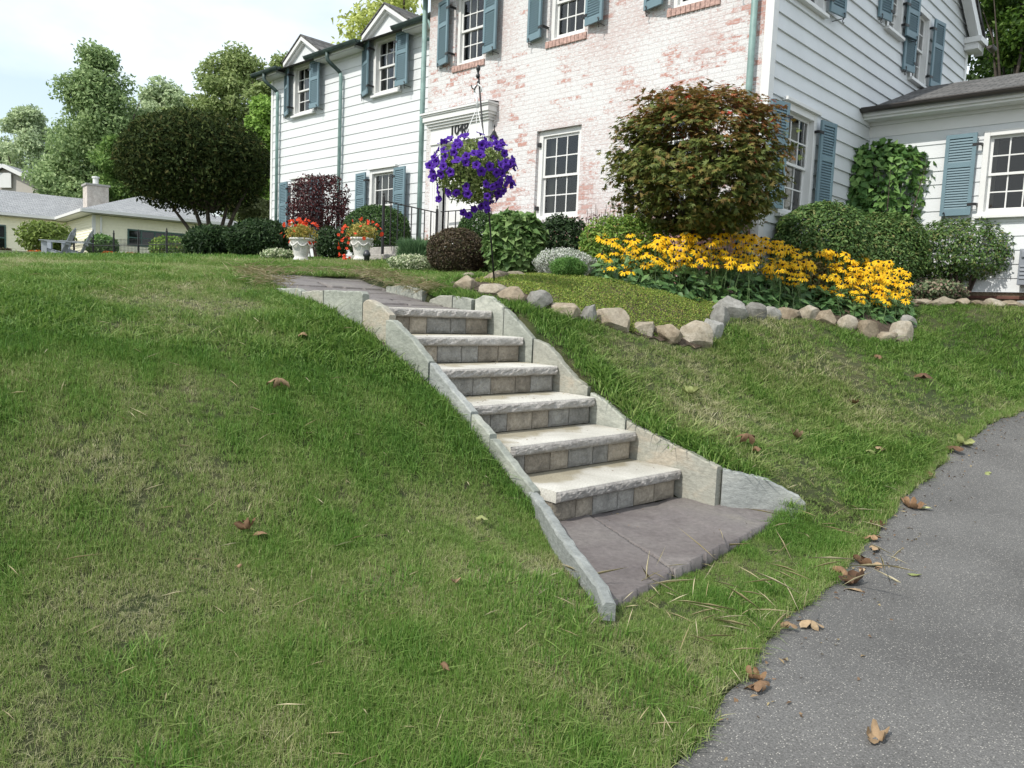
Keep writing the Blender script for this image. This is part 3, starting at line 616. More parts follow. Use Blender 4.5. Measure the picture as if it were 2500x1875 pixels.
def window(fr,u0,u1,z0,z1,d=0.,casing=.085,proud=.03,cols=3,rows=4,curtain=None,sill=True,head=False,label=None):
    """double hung window; u0..z1 is the outer casing; d = plane of the casing face"""
    mb=MB(); c=casing
    fbox(mb,fr,u0,u0+c,d-.10,d+proud,z0,z1); fbox(mb,fr,u1-c,u1,d-.10,d+proud,z0,z1); fbox(mb,fr,u0+c,u1-c,d-.10,d+proud-.002,z1-c,z1); fbox(mb,fr,u0+c,u1-c,d-.10,d+proud-.002,z0,z0+.05)
    if head: fbox(mb,fr,u0-.03,u1+.03,d-.05,d+proud+.045,z1,z1+.045)
    # reveal box and dark room behind
    o=mb.build('window',MT['trim'],HB,bev=.003); 
    if label: o['label']=label
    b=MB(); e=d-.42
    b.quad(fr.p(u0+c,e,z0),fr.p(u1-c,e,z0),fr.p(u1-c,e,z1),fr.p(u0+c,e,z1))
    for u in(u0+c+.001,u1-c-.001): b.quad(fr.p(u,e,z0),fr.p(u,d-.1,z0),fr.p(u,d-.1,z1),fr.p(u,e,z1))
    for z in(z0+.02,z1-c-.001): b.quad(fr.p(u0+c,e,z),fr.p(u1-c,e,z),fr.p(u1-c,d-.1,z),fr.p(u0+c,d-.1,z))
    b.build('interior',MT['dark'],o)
    a0,a1,b0,b1=u0+c,u1-c,z0+.05,z1-c; mid=(b0+b1)/2; h2=rows//2
    sm=MB(); gl=MB()
    for (q0,q1,dd) in ((mid-.018,b1,d-.03),(b0,mid+.018,d-.058)):
        st_=.04
        fbox(sm,fr,a0,a0+st_,dd-.028,dd,q0,q1); fbox(sm,fr,a1-st_,a1,dd-.028,dd,q0,q1); fbox(sm,fr,a0+st_,a1-st_,dd-.028,dd-.001,q1-.036,q1); fbox(sm,fr,a0+st_,a1-st_,dd-.028,dd-.001,q0,q0+(.055 if q0==b0 else .036))
        lo=q0+(.055 if q0==b0 else .036); hi=q1-.036
        for i in range(1,cols): u=a0+st_+(a1-a0-2*st_)*i/cols; fbox(sm,fr,u-.009,u+.009,dd-.024,dd-.004,lo,hi)
        for i in range(1,h2): z=lo+(hi-lo)*i/h2; fbox(sm,fr,a0+st_,a1-st_,dd-.0235,dd-.0045,z-.009,z+.009)
        gl.quad(fr.p(a0+st_,dd-.014,lo),fr.p(a1-st_,dd-.014,lo),fr.p(a1-st_,dd-.014,hi),fr.p(a0+st_,dd-.014,hi))
    sm.build('sash',MT['trim'],o); gl.build('pane',MT['glass'],o)
    if sill:
        s_=MB(); fbox(s_,fr,u0-.03,u1+.03,d-.05,d+proud+.05,z0-.045,z0); s_.build('sill',MT['trim'],o,bev=.004)
    if curtain:
        cm=MB(); dd=d-.2; n=14
        for (x0,x1) in curtain:
            V=[];F=[]
            for i in range(n+1):
                u=a0+(a1-a0)*(x0+(x1-x0)*i/n); o_=.02*math.sin(i*2.1+x0*9)
                V+=[fr.p(u,dd+o_,b0),fr.p(u,dd+o_,b1)]
            F=[(2*i,2*i+2,2*i+3,2*i+1) for i in range(n)]; cm.add(V,F)
        cm.build('curtain',MT['curtain'],o)
    return o
def shutter(fr,ul,dl,ur,dr,z0,z1,hinge=1,split=.62):
    """louvred shutter between wall positions ul/ur standing off dl/dr"""
    pa=fr.p(ul,dl,0)[:2]; pb=fr.p(ur,dr,0)[:2]; W=float(np.linalg.norm(pb-pa)); ax=np.append((pb-pa)/W,0); nz=np.array([ax[1],-ax[0],0.])
    if np.dot(nz,fr.n)<0: nz=-nz
    o0=np.append(pa,0.); T=.032
    def P(u,d,z): return o0+ax*u+nz*d+np.array([0,0,z])
    mb=MB(); s_=.052; zm=z0+(z1-z0)*split
    def bx(u0,u1,d0,d1,a,b,mi=0): mb.obox(P(u0,d0,a),ax*(u1-u0),nz*(d1-d0),(0,0,b-a),mi)
    bx(0,s_,0,T,z0,z1); bx(W-s_,W,0,T,z0,z1); bx(s_,W-s_,.001,T-.001,z0,z0+.095); bx(s_,W-s_,.001,T-.001,z1-.06,z1); bx(s_,W-s_,.001,T-.001,zm-.035,zm+.035)
    for a,b in ((z0+.095,zm-.035),(zm+.035,z1-.06)):
        n=max(3,int((b-a)/.036))
        for i in range(n):
            z=a+(b-a)*(i+.5)/n; hh=(b-a)/n*.62
            V=[P(s_,.004,z+hh),P(W-s_,.004,z+hh),P(W-s_,T-.004,z-hh),P(s_,T-.004,z-hh)]; V+=[v+np.array([0,0,.007]) for v in V]
            mb.add(V,[(0,1,2,3),(4,7,6,5),(0,4,5,1),(2,6,7,3)],1)
        bx(s_,W-s_,.0,.003,a,b,1)
    o=mb.build('shutter',[MT['shutter'],MT['slat']],HB,fixn=False)
    uu=W if hinge>0 else 0.
    for z in (z0+.15,z1-.17):
        hm=MB()
        hm.obox(P(uu-.05*hinge-.0,T,z-.02)-np.array([0,0,0]),ax*.1*hinge,nz*.006,(0,0,.04)); q=P(uu+.05*hinge,T,z-.018); base=fr.p(0,0,0); dd=float(np.dot(q-fr.o,fr.n)); hm.obox(q,ax*.022*hinge,-fr.n*max(dd,.03),(0,0,.036))
        hm.build('hinge',MT['iron'],o)
    fu=.06 if hinge>0 else W-.06; hk=MB()
    pts=[P(fu+.012*math.cos(t),T+.012,z0+.02+.028*math.sin(t)) for t in np.linspace(2.8,-.6,7)]+[P(fu,T+.01,z0-.02),P(fu-.01,T-.01,z0-.06),P(fu+.008,T,z0-.09),P(fu+.02,T,z0-.075)]
    hk.tube(pts,.006,6); hk.tube([P(fu,T+.01,z0-.025),fr.p(float(np.dot(P(fu,0,0)-fr.o,fr.a)),.0,z0-.03)],.006,6); hk.build('hook',MT['iron'],o)
    return o
# --- brick front
BW=[(-8.77,-7.857,1.44,2.83),(-6.62,-5.71,1.44,2.83),(-10.80,-10.08,4.18,5.38),(-8.61,-7.89,4.18,5.38),(-6.38,-5.66,4.18,5.38)]
DOOR=(-11.0,-10.05,.95,2.85)
flatwall('brick_wall',FB,-11.5,-4.965,.2,5.75,BW+[DOOR],MT['brick'])
mb=MB(); mb.quad((-11.5,YB,.2),(-11.5,YB,5.75),(-11.5,YL+.2,5.75),(-11.5,YL+.2,.2)); mb.build('brick_wall',MT['brick'],HB)
for i,(a,b,c,d) in enumerate(BW):
    window(FB,a+.002,b-.002,c+.002,d-.002,d=-.06 if i<2 else -.045,casing=.085 if i<2 else .07,proud=.0,cols=3,rows=4,sill=(i>=2) and False,curtain=[(0,.13),(.9,1)] if i<2 else [(0,.25),(.78,1)],
           label=['white window in the brick beside the petunia basket','white window behind the japanese maple'][i] if i<2 else None)
    mb=MB(); mb2=MB()
    for k in range(11):  # soldier course sill / head
        u0=a-.05+(b-a+.1)*k/11; mb.obox(FB.p(u0+.004,-.03,c-.10),FB.a*((b-a+.1)/11-.008),FB.n*.055,(0,0,.098))
    mb.build('brick_sill',MT['redbrick'] if i>=2 else MT['brick'],HB)
    if i>=2:
        k=1.12 if i==2 else (.87 if i==3 else .64)
        shutter(FB,a-.43+.02,.03,a-.06,.11,4.235,5.33,1); shutter(FB,b+.06,.05,b+.43,.12,4.235,5.33,-1)
    else:
        for z in(1.62,2.62): hm=MB(); fbox(hm,FB,a+.01,a+.06,-.06,-.02,z-.03,z+.03); hm.build('hinge',MT['iron'],HB)
# --- corner boards, side wall
mb=MB(); fbox(mb,FB,-4.965,-4.85,-.12,.018,.3,5.8); mb.build('corner_board',MT['trim'],HB,bev=.004)
mb=MB(); fbox(mb,FS,17.74,17.86,-.1,.03,.5,5.7); mb.build('corner_board',MT['trim'],HB)
SWo=[(10.05,11.06,1.40,2.84),(10.12,11.06,4.19,5.43),(13.36,14.06,4.68,5.43),(14.60,15.46,4.19,5.43)]
RIDGE=13.72
siding('siding_wall',FS,9.605,17.80,.35,8.4,3.8656,.2007,[(a-.02,b+.02,c,d) for a,b,c,d in SWo],top=lambda z:(9.6 if z<5.8 else RIDGE-(8.45-z)*1.55,17.8 if z<5.8 else RIDGE+(8.45-z)*1.55),lip=.026)
for i,(a,b,c,d) in enumerate(SWo):
    window(FS,a,b,c,d,d=.0,casing=.09,proud=.045,cols=3 if i!=2 else 2,rows=4,head=(i==0),curtain=[(0,.3),(.7,1)],label='white side window behind the clipped bush' if i==0 else None)
    L=.40
    shutter(FS,a-.36-.02,.03,a-.03,.10,c+.04,d-.06,1); shutter(FS,b+.0,.09,b+.37,.15,c+.04,d-.06,-1)
# --- left wing
DR=[(-16.86,.48),(-13.70,.47)]
GW=[(-17.36,-16.40,1.35,2.85),(-14.2,-13.3,1.35,2.80)]
opl=[(x-.46,x+.46,4.33,5.62) for x,_ in DR]+[(a,b,c,d) for a,b,c,d in GW]
siding('siding_wall',FL,-18.35,-11.4,.5,5.42,2.8349,.2026,opl)
mb=MB(); fbox(mb,FL,-18.36,-18.28,-.1,.028,.5,5.42); mb.quad((-18.35,YL,.5),(-18.35,YL,5.4),(-18.35,16,7.2),(-18.35,16,.5)); mb.build('corner_board',MT['trim'],HB)
for i,(a,b,c,d) in enumerate(GW):
    window(FL,a,b,c,d,casing=.085,proud=.045,cols=3,rows=4,curtain=[(0,.34),(.66,1)],head=True,label='ground floor window of the white wing by the round boxwood' if i else 'ground floor window behind the purple shrub')
    shutter(FL,a-.46,.05,a-.06,.09,c+.06,d-.04,1); shutter(FL,b+.02,.09,b+.42,.12,c+.06,d-.04,-1)
for i,(x,hw) in enumerate(DR):
    window(FL,x-.46,x+.46,4.33,5.50,casing=.085,proud=.045,cols=3,rows=4,curtain=[(0,.2),(.85,1)])
    shutter(FL,x-.46-.42,.01,x-.48,.15,4.37,5.44,1); shutter(FL,x+.44,.14,x+.83,.15,4.36,5.40,-1)
    # wall dormer gable
    zb,zp=5.50,6.02; g=.66; mb=MB(); D0,D1=.02,-2.3
    mb.add([FL.p(x-g,D0,zb-.08),FL.p(x+g,D0,zb-.08),FL.p(x+g,D0,zb+.12),FL.p(x,D0,zp-.05),FL.p(x-g,D0,zb+.12)],[(0,1,2,3,4)])
    for sgn in(-1,1): mb.quad(FL.p(x+sgn*g,D0,zb-.1),FL.p(x+sgn*g,D1,zb-.1),FL.p(x+sgn*g,D1,zb+.13),FL.p(x+sgn*g,D0,zb+.13))
    dm=mb.build('dormer',MT['siding'],HB)
    mb=MB(); e=g+.11; ze=zb+.12-.11*(zp-zb-.12)/g
    for sgn in(-1,1): # stepped rake boards
        for (dp,o_,w_) in ((.14,.0,.09),(.085,.075,.07)):
            A=np.array([x+sgn*e,0,ze+.04-o_]);B=np.array([x,0,zp+.045-o_])
            mb.add([FL.p(A[0],dp,A[2]),FL.p(B[0],dp,B[2]),FL.p(B[0],dp,B[2]-w_),FL.p(A[0],dp,A[2]-w_),FL.p(A[0],-.05,A[2]),FL.p(B[0],-.05,B[2]),FL.p(B[0],-.05,B[2]-w_),FL.p(A[0],-.05,A[2]-w_)],
                   [(0,3,2,1),(0,1,5,4),(3,7,6,2),(0,4,7,3),(1,2,6,5)])
    mb.build('rake_trim',MT['trim'],dm,fixn=True)
    mb=MB()
    for sgn in(-1,1):
        A=[FL.p(x+sgn*(e+.03),.16,ze+.04),FL.p(x,.16,zp+.06),FL.p(x,D1,zp+.06),FL.p(x+sgn*(e+.03),D1,ze+.04)]; mb.add(A+[a+np.array([0,0,.03]) for a in A],[(0,1,2,3),(4,7,6,5),(0,4,5,1),(1,5,6,2),(3,2,6,7),(0,3,7,4)])
    r=mb.build('dormer_roof',MT['shingle'],dm,fixn=True); set_uv(r,(x,YL,zp),(0,1,0),(.8,0,.6))
# wing roof, soffit, gutters, downpipes
mb=MB(); mb.add([(-18.62,10.06,5.40),(-11.5,10.06,5.40),(-11.5,15.5,7.05),(-18.62,15.5,7.05)],[(0,1,2,3)]); r=mb.build('roof',MT['shingle'],HB); set_uv(r,(-15,10,5.4),(1,0,0),(0,.95,.3))
for a,b in((-18.6,-17.66),(-16.05,-14.5),(-12.9,-11.6)): mb=MB(); mb.box((a,10.07,5.33),(b,10.36,5.385)); mb.box((a,10.06,5.33),(b,10.09,5.41)); mb.build('soffit',MT['trim'],HB)
def gutter(a,b,n0,n1=None,mat=None,r=.065):
    a=np.array(a,float);b=np.array(b,float); mb=MB(); V=[];F=[]; n=9; nrm=np.array(n0,float)
    for p in(a,b):
        for rr in(r,r-.008):
            for k in range(n):
                t=math.pi*k/(n-1); V.append(p+nrm*rr*math.cos(t)-np.array([0,0,rr*math.sin(t)]))
    for k in range(n-1): F+= [(k,k+1,2*n+k+1,2*n+k),(n+k,3*n+k,3*n+k+1,n+k+1),(k,n+k,n+k+1,k+1),(2*n+k,2*n+k+1,3*n+k+1,3*n+k)]
    for base in(0,2*n): F.append(tuple(base+k for k in range(n)))
    mb.add(V,F); mb.bar(a+nrm*r,b+nrm*r,.016,.016); mb.bar(a-nrm*r,b-nrm*r,.014,.05)
    return mb.build('gutter',mat or MT['darkcopper'],HB,fixn=True)
for a,b in((-18.68,-17.46),(-16.30,-14.30),(-13.12,-11.62)): gutter((a,10.0,5.43),(b,10.0,5.43),(0,-1,0))
def pipe(pts,r=.04,mat=None): 
    mb=MB(); mb.tube(pts,r,10); 
    return mb.build('downpipe',mat or MT['copper'],HB,smooth=True)
def spipe(x,x2,ztop,zbot,y0=10.0,y1=10.27):
    P=[(x,y0,ztop),(x,y0,ztop-.10)]+[(x+(x2-x)*t,y0+(y1-y0)*(3*t*t-2*t**3),ztop-.13-.30*t) for t in np.linspace(.1,.9,6)]+[(x2,y1,ztop-.48),(x2,y1,zbot)]
    mb=MB(); mb.tube(P[:8],.043,10); mb.build('downpipe_elbow',MT['darkcopper'],HB,smooth=True); pipe(P[7:],.04)
spipe(-18.12,-17.95,5.38,.6); spipe(-15.42,-15.28,5.38,.6)
pipe([(-12.05,10.0,5.38),(-12.0,10.05,5.2),(-11.75,9.9,4.95),(-11.58,9.62,4.8)],.03)
pipe([(-11.56,9.53,5.9),(-11.56,9.53,.8)],.046); pipe([(-5.08,9.51,5.7),(-5.08,9.51,.4)],.043)
for xx,yy in((-11.56,9.53),(-5.08,9.51)):
    pass
# --- main roof (mostly above the frame) and rear eave return
mb=MB(); 
for y0,y1,z0,z1 in((9.25,RIDGE,5.62,8.5),(18.15,RIDGE,5.62,8.5)):
    A=[(-11.8,y0,z0),(-4.62,y0,z0),(-4.62,y1,z1),(-11.8,y1,z1)]; mb.add([*A,*[(p[0],p[1],p[2]+.09) for p in A]],[(0,1,2,3),(4,7,6,5),(0,4,5,1),(1,5,6,2),(3,2,6,7),(0,3,7,4)])
r=mb.build('roof',MT['shingle'],HB,fixn=True); set_uv(r,(-8,13,8),(1,0,0),(0,.8,.6))
mb=MB(); mb.box((-11.7,9.28,5.5),(-4.66,9.6,5.6)); mb.box((-4.86,17.55,5.52),(-4.56,18.05,5.62)); mb.box((-4.86,17.6,5.40),(-4.62,17.98,5.52))
for sg in(-1,1):
    y0=RIDGE+sg*4.36; A=np.array([-4.80,y0,5.60]);B=np.array([-4.80,RIDGE,8.46]); mb.add([A,B,B-(0,0,.22),A-(0,0,.22),A+(.16,0,0),B+(.16,0,0),B+(.16,0,-.22),A+(.16,0,-.22)],[(4,5,6,7),(0,4,7,3),(3,7,6,2),(0,1,5,4)])
mb.build('eave_trim',MT['trim'],HB,fixn=True)
gutter((-4.5,17.9,5.50),(-4.5,18.2,5.50),(1,0,0),mat=MT['bronze'])
# --- right wing
siding('siding_wall',FRW,-4.88,1.6,.527,2.905,.527,.198,[(-3.235,-2.17,1.62,2.815)])
mb=MB(); fbox(mb,FRW,-4.87,1.6,-.05,.012,2.905,3.16); fbox(mb,FRW,-4.87,1.6,-.05,.30,3.13,3.17); fbox(mb,FRW,-4.87,1.6,.012,.05,3.08,3.13); mb.build('frieze_board',MT['trim'],HB)
window(FRW,-3.235,-2.17,1.62,2.815,casing=.075,proud=.045,cols=4,rows=4,curtain=[(.0,.06)],label='wide window of the right wing beside a blue shutter')
shutter(FRW,-3.72,.06,-3.31,.07,1.63,2.80,1,split=.62); shutter(FRW,-2.09,.07,-1.68,.08,1.63,2.80,-1)
mb=MB(); mb.box((-4.88,YR+.03,.1),(1.6,YR+.3,.527)); mb.build('foundation',stone('tan_foundation_block',[(.3,(.10,.075,.05)),(.7,(.24,.18,.12))],sc=3,fsc=30),HB)
mb=MB(); mb.box((-4.8,YR-.01,.43),(1.6,YR+.02,.47)); mb.build('foundation_ledge',plain('rusty_ledge',(.12,.05,.035),.8,var=.3),HB)
mb=MB(); A=[(-4.86,12.74,3.235),(2,12.74,3.235),(2,15.5,4.2),(-4.86,15.5,4.2)]; B=[(-4.86,18.3,3.235),(2,18.3,3.235)]
mb.add(A+[(p[0],p[1],p[2]+.03) for p in A]+B,[(3,2,1,0),(4,5,6,7),(0,1,5,4),(7,6,9,8)]); r=mb.build('roof',MT['shingle'],HB); set_uv(r,(-4,13,3),(1,0,0),(0,.94,.33))
mb=MB(); mb.box((-4.86,12.755,3.165),(1.9,12.80,3.25)); mb.build('fascia',MT['trim'],HB)
gutter((-4.95,12.69,3.27),(1.9,12.69,3.27),(0,-1,0),mat=MT['bronze'],r=.062)
# --- door surround
mb=MB(); fbox(mb,FB,-11.26,-11.0,-.05,.09,.95,2.86); fbox(mb,FB,-10.05,-9.80,-.05,.09,.95,2.86); fbox(mb,FB,-11.27,-9.79,-.05,.10,2.86,3.18)
for k,(z0,z1,e,pr) in enumerate(((2.855,2.885,.02,.115),(3.13,3.17,.03,.13),(3.17,3.21,.05,.16),(3.21,3.25,.08,.19),(3.25,3.34,.10,.215),(3.34,3.365,.115,.235),(3.365,3.40,.135,.255))): fbox(mb,FB,-11.27-e,-9.79+e,-.02,pr,z0,z1)
for u in(-11.23,-10.02):
    for k in range(3): fbox(mb,FB,u+.03+k*.055,u+.055+k*.055,.09,.098,1.15,2.78)
ds=mb.build('door_surround',MT['trim'],HB,bev=.003)
mb=MB(); mb.add([FB.p(-11.4,.255,3.402),FB.p(-9.66,.255,3.402),FB.p(-9.66,0,3.43),FB.p(-11.4,0,3.43)],[(0,1,2,3)]); mb.build('flashing',plain('lead_flashing',(.16,.17,.19),.5),ds)
mb=MB(); fbox(mb,FB,-10.995,-10.055,-.12,-.07,.96,2.85)
for z0,z1 in((1.1,1.75),(1.9,2.65)):
    for u in(-10.9,-10.48): fbox(mb,FB,u,u+.33,-.07,-.055,z0,z1)
dr=mb.build('door',MT['trim'],HB,bev=.006); mb=MB(); mb.tube([FB.p(-10.12,-.07,1.9),FB.p(-10.12,-.02,1.9)],.025,10); mb.build('handle',MT['iron'],dr)
tx=bpy.data.curves.new('numerals','FONT'); tx.body='1048'; tx.size=.245; tx.extrude=.008; tx.offset=.002; tx.align_x='CENTER'; tx.space_character=.96
to=bpy.data.objects.new('numerals',tx); COL.objects.link(to); bpy.context.view_layer.update()
nm=bpy.data.meshes.new_from_object(to.evaluated_get(bpy.context.evaluated_depsgraph_get())); bpy.data.objects.remove(to); nm.materials.clear(); nm.materials.append(MT['iron'])
to=bpy.data.objects.new('house_number',nm); _link(to,HB); to.location=tuple(FB.p(-10.50,.112,2.975)-ORG[HB.name]); to.rotation_euler=(R_(90),0,0); to['label']='dark numerals 1048 over the front door'
# wall lantern
LX,LY,LZ=-9.56,9.42,2.55; mb=MB(); mb.lathe([(.0,.46),(.006,.45),(.016,.42),(.006,.40),(.01,.36),(.035,.33),(.045,.30),(.075,.26),(.08,.24),(.075,.235)],(LX,LY,LZ),6); mb.lathe([(.06,.0),(.055,-.04),(.02,-.09),(0,-.11)],(LX,LY,LZ),6)
for k in range(6):
    a=2*math.pi*k/6; mb.tube([(LX+.072*math.cos(a),LY+.072*math.sin(a),LZ+.25),(LX+.055*math.cos(a),LY+.055*math.sin(a),LZ-.03)],.007,5)
mb.tube([(LX,LY,LZ-.05),(LX,LY+.06,LZ-.14),(LX,9.6,LZ-.1)],.012,6); mb.box((LX-.05,9.57,LZ-.2),(LX+.05,9.6,LZ+.05)); mb.build('wall_lantern',MT['iron'],HB,smooth=False)
# stoop
mb=MB(); mb.box((-11.45,8.15,.3),(-9.6,9.6,.93)); mb.box((-11.3,7.85,.3),(-9.7,8.15,.78)); mb.build('stoop',stone('stoop_stone',[(.3,(.25,.24,.22)),(.7,(.42,.40,.37))],sc=4,fsc=30),HB,bev=.01)
# meter box on the right wing
mx_=MB(); X0=-2.62; mx_.box((X0,YR-.20,.62),(X0+.42,YR-.03,1.12)); mx_.box((X0+.03,YR-.23,1.0),(X0+.39,YR-.2,1.09))
for k in range(4): mx_.box((X0+.02,YR-.215,.70+k*.055),(X0+.40,YR-.2,.72+k*.055))
mx_.build('meter_box',plain('grey_meter_paint',(.22,.24,.27),.4),HB,bev=.02)
# ------------------------------------------------------------------ railings, urns, pole and other hardware
def railing(label,a,b,zb,zt,nb,low=.1,first_post=True):
    a=np.array(a,float);b=np.array(b,float); r=thing('railing',label,'railing',(a[0],a[1],zb),'iron railings of the front stoop')
    if first_post:
        mb=MB(); mb.bar((a[0],a[1],zb),(a[0],a[1],zt+.03),.034); mb.lathe([(0,.1),(.016,.08),(.006,.05),(.022,.03),(.022,.0)],(a[0],a[1],zt+.03),8); mb.build('post',MT['iron'],r)
    mb=MB(); mb.bar((b[0],b[1],zb+.1),(b[0],b[1],zt+.03),.034); mb.lathe([(0,.1),(.016,.08),(.006,.05),(.022,.03),(.022,.0)],(b[0],b[1],zt+.03),8); mb.build('post',MT['iron'],r)
    mb=MB(); mb.bar((*a[:2],zt),(*b[:2],zt),.035,.014); mb.build('top_rail',MT['iron'],r); mb=MB(); mb.bar((*a[:2],zb+low+.1),(*b[:2],zb+low+.1),.02,.012); mb.build('bottom_rail',MT['iron'],r)
    for k in range(1,nb):
        p=a+(b-a)*k/nb; mb=MB(); mb.bar((p[0],p[1],zb+low+.1),(p[0],p[1],zt),.014); mb.build('baluster',MT['iron'],r)
pA=at(828,556,12.8); pB=at(936,440,14.05)
railing('black iron railing on the near side of the stoop by the boxwood',(-10.52,7.93),(-10.93,9.42),.74,1.64,8)
railing('short black iron railing along the brick wall behind the petunias',(-10.88,9.47),(-9.75,9.5),.93,1.66,6,low=.05,first_post=False)
MT['urn']=stone('white_painted_cast_stone',[(.3,(.58,.57,.54)),(.7,(.76,.75,.72))],sc=6,fsc=50,bump=.2)
def urn(x,y,lab):
    g=at(x,y,12.3); z=hz(g[0],g[1]); z=min(z,g[2]+.02); u=thing('urn',lab,'urn',(g[0],g[1],z),'white urns beside the walk')
    mb=MB(); mb.lathe([(.0,.0),(.115,.0),(.118,.035),(.105,.05),(.10,.07),(.112,.10),(.125,.16),(.145,.24),(.165,.30),(.172,.315),(.183,.32),(.186,.345),(.178,.35),(.16,.345),(.15,.30),(0,.29)],(g[0],g[1],z),40,flute=.05,fr=(.1,.27)); mb.build('bowl',MT['urn'],u,smooth=True)
    mb=MB(); mb.lathe([(.0,.0),(.128,.0),(.13,.012),(.13,.03),(.118,.036),(0,.036)],(g[0],g[1],z-.005),32); mb.build('foot',MT['urn'],u,smooth=False)
    mb=MB()
    for k in range(7): # garland swags in relief
        a0,a1=2*math.pi*k/7,2*math.pi*(k+1)/7
        mb.tube([(g[0]+.172*math.cos(a0+(a1-a0)*t),g[1]+.172*math.sin(a0+(a1-a0)*t),z+.285-.06*math.sin(math.pi*t)) for t in np.linspace(0,1,7)],[.006,.01,.013,.014,.013,.01,.006],6)
    mb.build('garland',MT['urn'],u,smooth=True)
    return g,z
UR=[urn(650,567,'white classical urn left of the walk, nearer the dark yew'),urn(780,565,'white classical urn beside the iron railing')]
# shepherd hook
PB=gp(1068,613); PB=at(1068,613,PB@CF); PT=at(1033,152,(PB@CF)*.985)
pz=thing('shepherd_hook','thin black iron shepherd hook pole standing among the edging rocks','pole',tuple(PB))
dirp=(PT-PB); mb=MB(); mb.tube([PB-unit(dirp)*.1,PB+dirp*.5,PT],[.0085,.0085,.0085],8); mb.build('pole',MT['iron'],pz,smooth=True)
mb=MB(); mb.lathe([(0,.05),(.012,.045),(.02,.025),(.021,.01),(.012,-.008),(.01,-.03),(.018,-.04),(.02,-.06),(.008,-.075)],tuple(PT),10); mb.build('finial',MT['iron'],pz,smooth=True)
HK=PB+dirp*.905; HD=unit(-CR*.9-CF*.5+np.array([0,0,.0])); HD[2]=0; HD=unit(HD)
mb=MB(); hp=[PT-np.array([0,0,.09]),PT+HD*.02-np.array([0,0,.03]),HK+HD*.10+np.array([0,0,.10]),HK+HD*.135+np.array([0,0,.02]),HK+HD*.10-np.array([0,0,.015]),HK+HD*.075+np.array([0,0,.005])]
hp=[PT-np.array([0,0,.10]),HK+HD*.03+np.array([0,0,.05]),HK+HD*.055+np.array([0,0,.005]),HK+HD*.08+np.array([0,0,.012]),HK+HD*.09+np.array([0,0,.04])]
mb.tube(hp,.006,8); mb.build('hook',MT['iron'],pz,smooth=True)
# hanging basket
BC=at(1020,372,(PB@CF)*.965); bk=thing('hanging_basket','hanging basket overflowing with purple petunias','flower basket',tuple(BC))
hk0=HK+HD*.02+np.array([0,0,.012]); WP=plain('white_plastic',(.8,.8,.78),.4); mb=MB()
mb.tube([hk0+CR*(-.03)+np.array([0,0,-.03]),hk0+CR*-.035+np.array([0,0,.02]),hk0+np.array([0,0,.045]),hk0+CR*.035+np.array([0,0,.02]),hk0+CR*.03+np.array([0,0,-.02])],.009,8)
mb.tube([hk0+CR*(-.03)+np.array([0,0,-.03]),hk0+CR*-.005+np.array([0,0,-.10]),hk0+np.array([0,0,-.17])],[.01,.012,.016],8); mb.build('hanger_hook',WP,bk,smooth=True)
top=hk0+np.array([0,0,-.16]); br=.17
for k in range(3):
    a=2.3+2*math.pi*k/3; mb=MB(); mb.tube([top,BC+np.array([br*math.cos(a),br*math.sin(a),.10])],.0035,5); mb.build('hanger_strand',WP,bk)
mb=MB(); mb.lathe([(0,-.12),(.11,-.12),(.16,.06),(.175,.08),(.165,.08),(.15,.05),(0,.04)],tuple(BC),24); mb.build('pot',plain('dark_green_pot',(.03,.05,.03),.5),bk,smooth=True)
MT['petfol']=leafmat('petunia_leaves',[(0,(.13,.20,.05)),(.5,(.25,.33,.09)),(1,(.40,.45,.18))]); MT['petal']=leafmat('purple_petals',[(0,(.05,.011,.24)),(1,(.115,.025,.42))],trans=.3,rough=.6); MT['throat']=plain('dark_throat',(.02,.004,.08),.7)
n=4200; d=unit(rng.normal(size=(n,3))); rr=rng.uniform(.35,1,n)**.4*(1+.12*noise3(d*3,1.,9)); P=BC+d*rr[:,None]*np.array([.325,.325,.28])+np.array([0,0,-.01])
V,F=leafgeo(P,d+rng.normal(size=(n,3))*.7,rng.uniform(.025,.05,n),rng.uniform(.015,.026,n)); npmesh('foliage',V,F,MT['petfol'],bk)
mb=MB()
for k in range(60):
    dd=unit(rng.normal(size=3)); mb.tube([BC+dd*.12,BC+dd*np.array([.24,.24,.2])+np.array([0,0,.04]),BC+dd*np.array([.33,.33,.30])+np.array([0,0,-.04])],.0025,4)
mb.build('stems',plain('green_stem',(.13,.2,.05),.6),bk)
def flowermesh(name,mat,mat2,r=.5,lobes=5,depth=.35,ruff=.06):
    n=lobes*4; V=[(0,0,-depth)]+[(.12*math.cos(2*math.pi*k/n),.12*math.sin(2*math.pi*k/n),-depth*.4) for k in range(n)]
    for k in range(n):
        a=2*math.pi*k/n; q=r*(.86+.14*abs(math.cos(lobes*a/2))); V.append((q*.62*math.cos(a),q*.62*math.sin(a),.0+.0))
    for k in range(n):
        a=2*math.pi*k/n; q=r*(.80+.2*abs(math.cos(lobes*a/2))); V.append((q*math.cos(a),q*math.sin(a),ruff*math.sin(a*lobes+1)-.05))
    F=[];M=[]
    for k in range(n):
        k2=(k+1)%n; F+=[(0,1+k2,1+k)];M+=[1]; F+=[(1+k,1+k2,1+n+k2,1+n+k),(1+n+k,1+n+k2,1+2*n+k2,1+2*n+k)];M+=[0,0]
    me=bpy.data.meshes.new(name); me.from_pydata(V,[],F); me.materials.append(mat);me.materials.append(mat2); me.polygons.foreach_set('material_index',M); me.update(); return me
PM=flowermesh('petunia_flower',MT['petal'],MT['throat'])
def orient(nv,spin=0): return (Vector(nv).to_track_quat('Z','Y')@__import__('mathutils').Quaternion((0,0,1),spin)).to_euler()
cnt=0; FP=[]
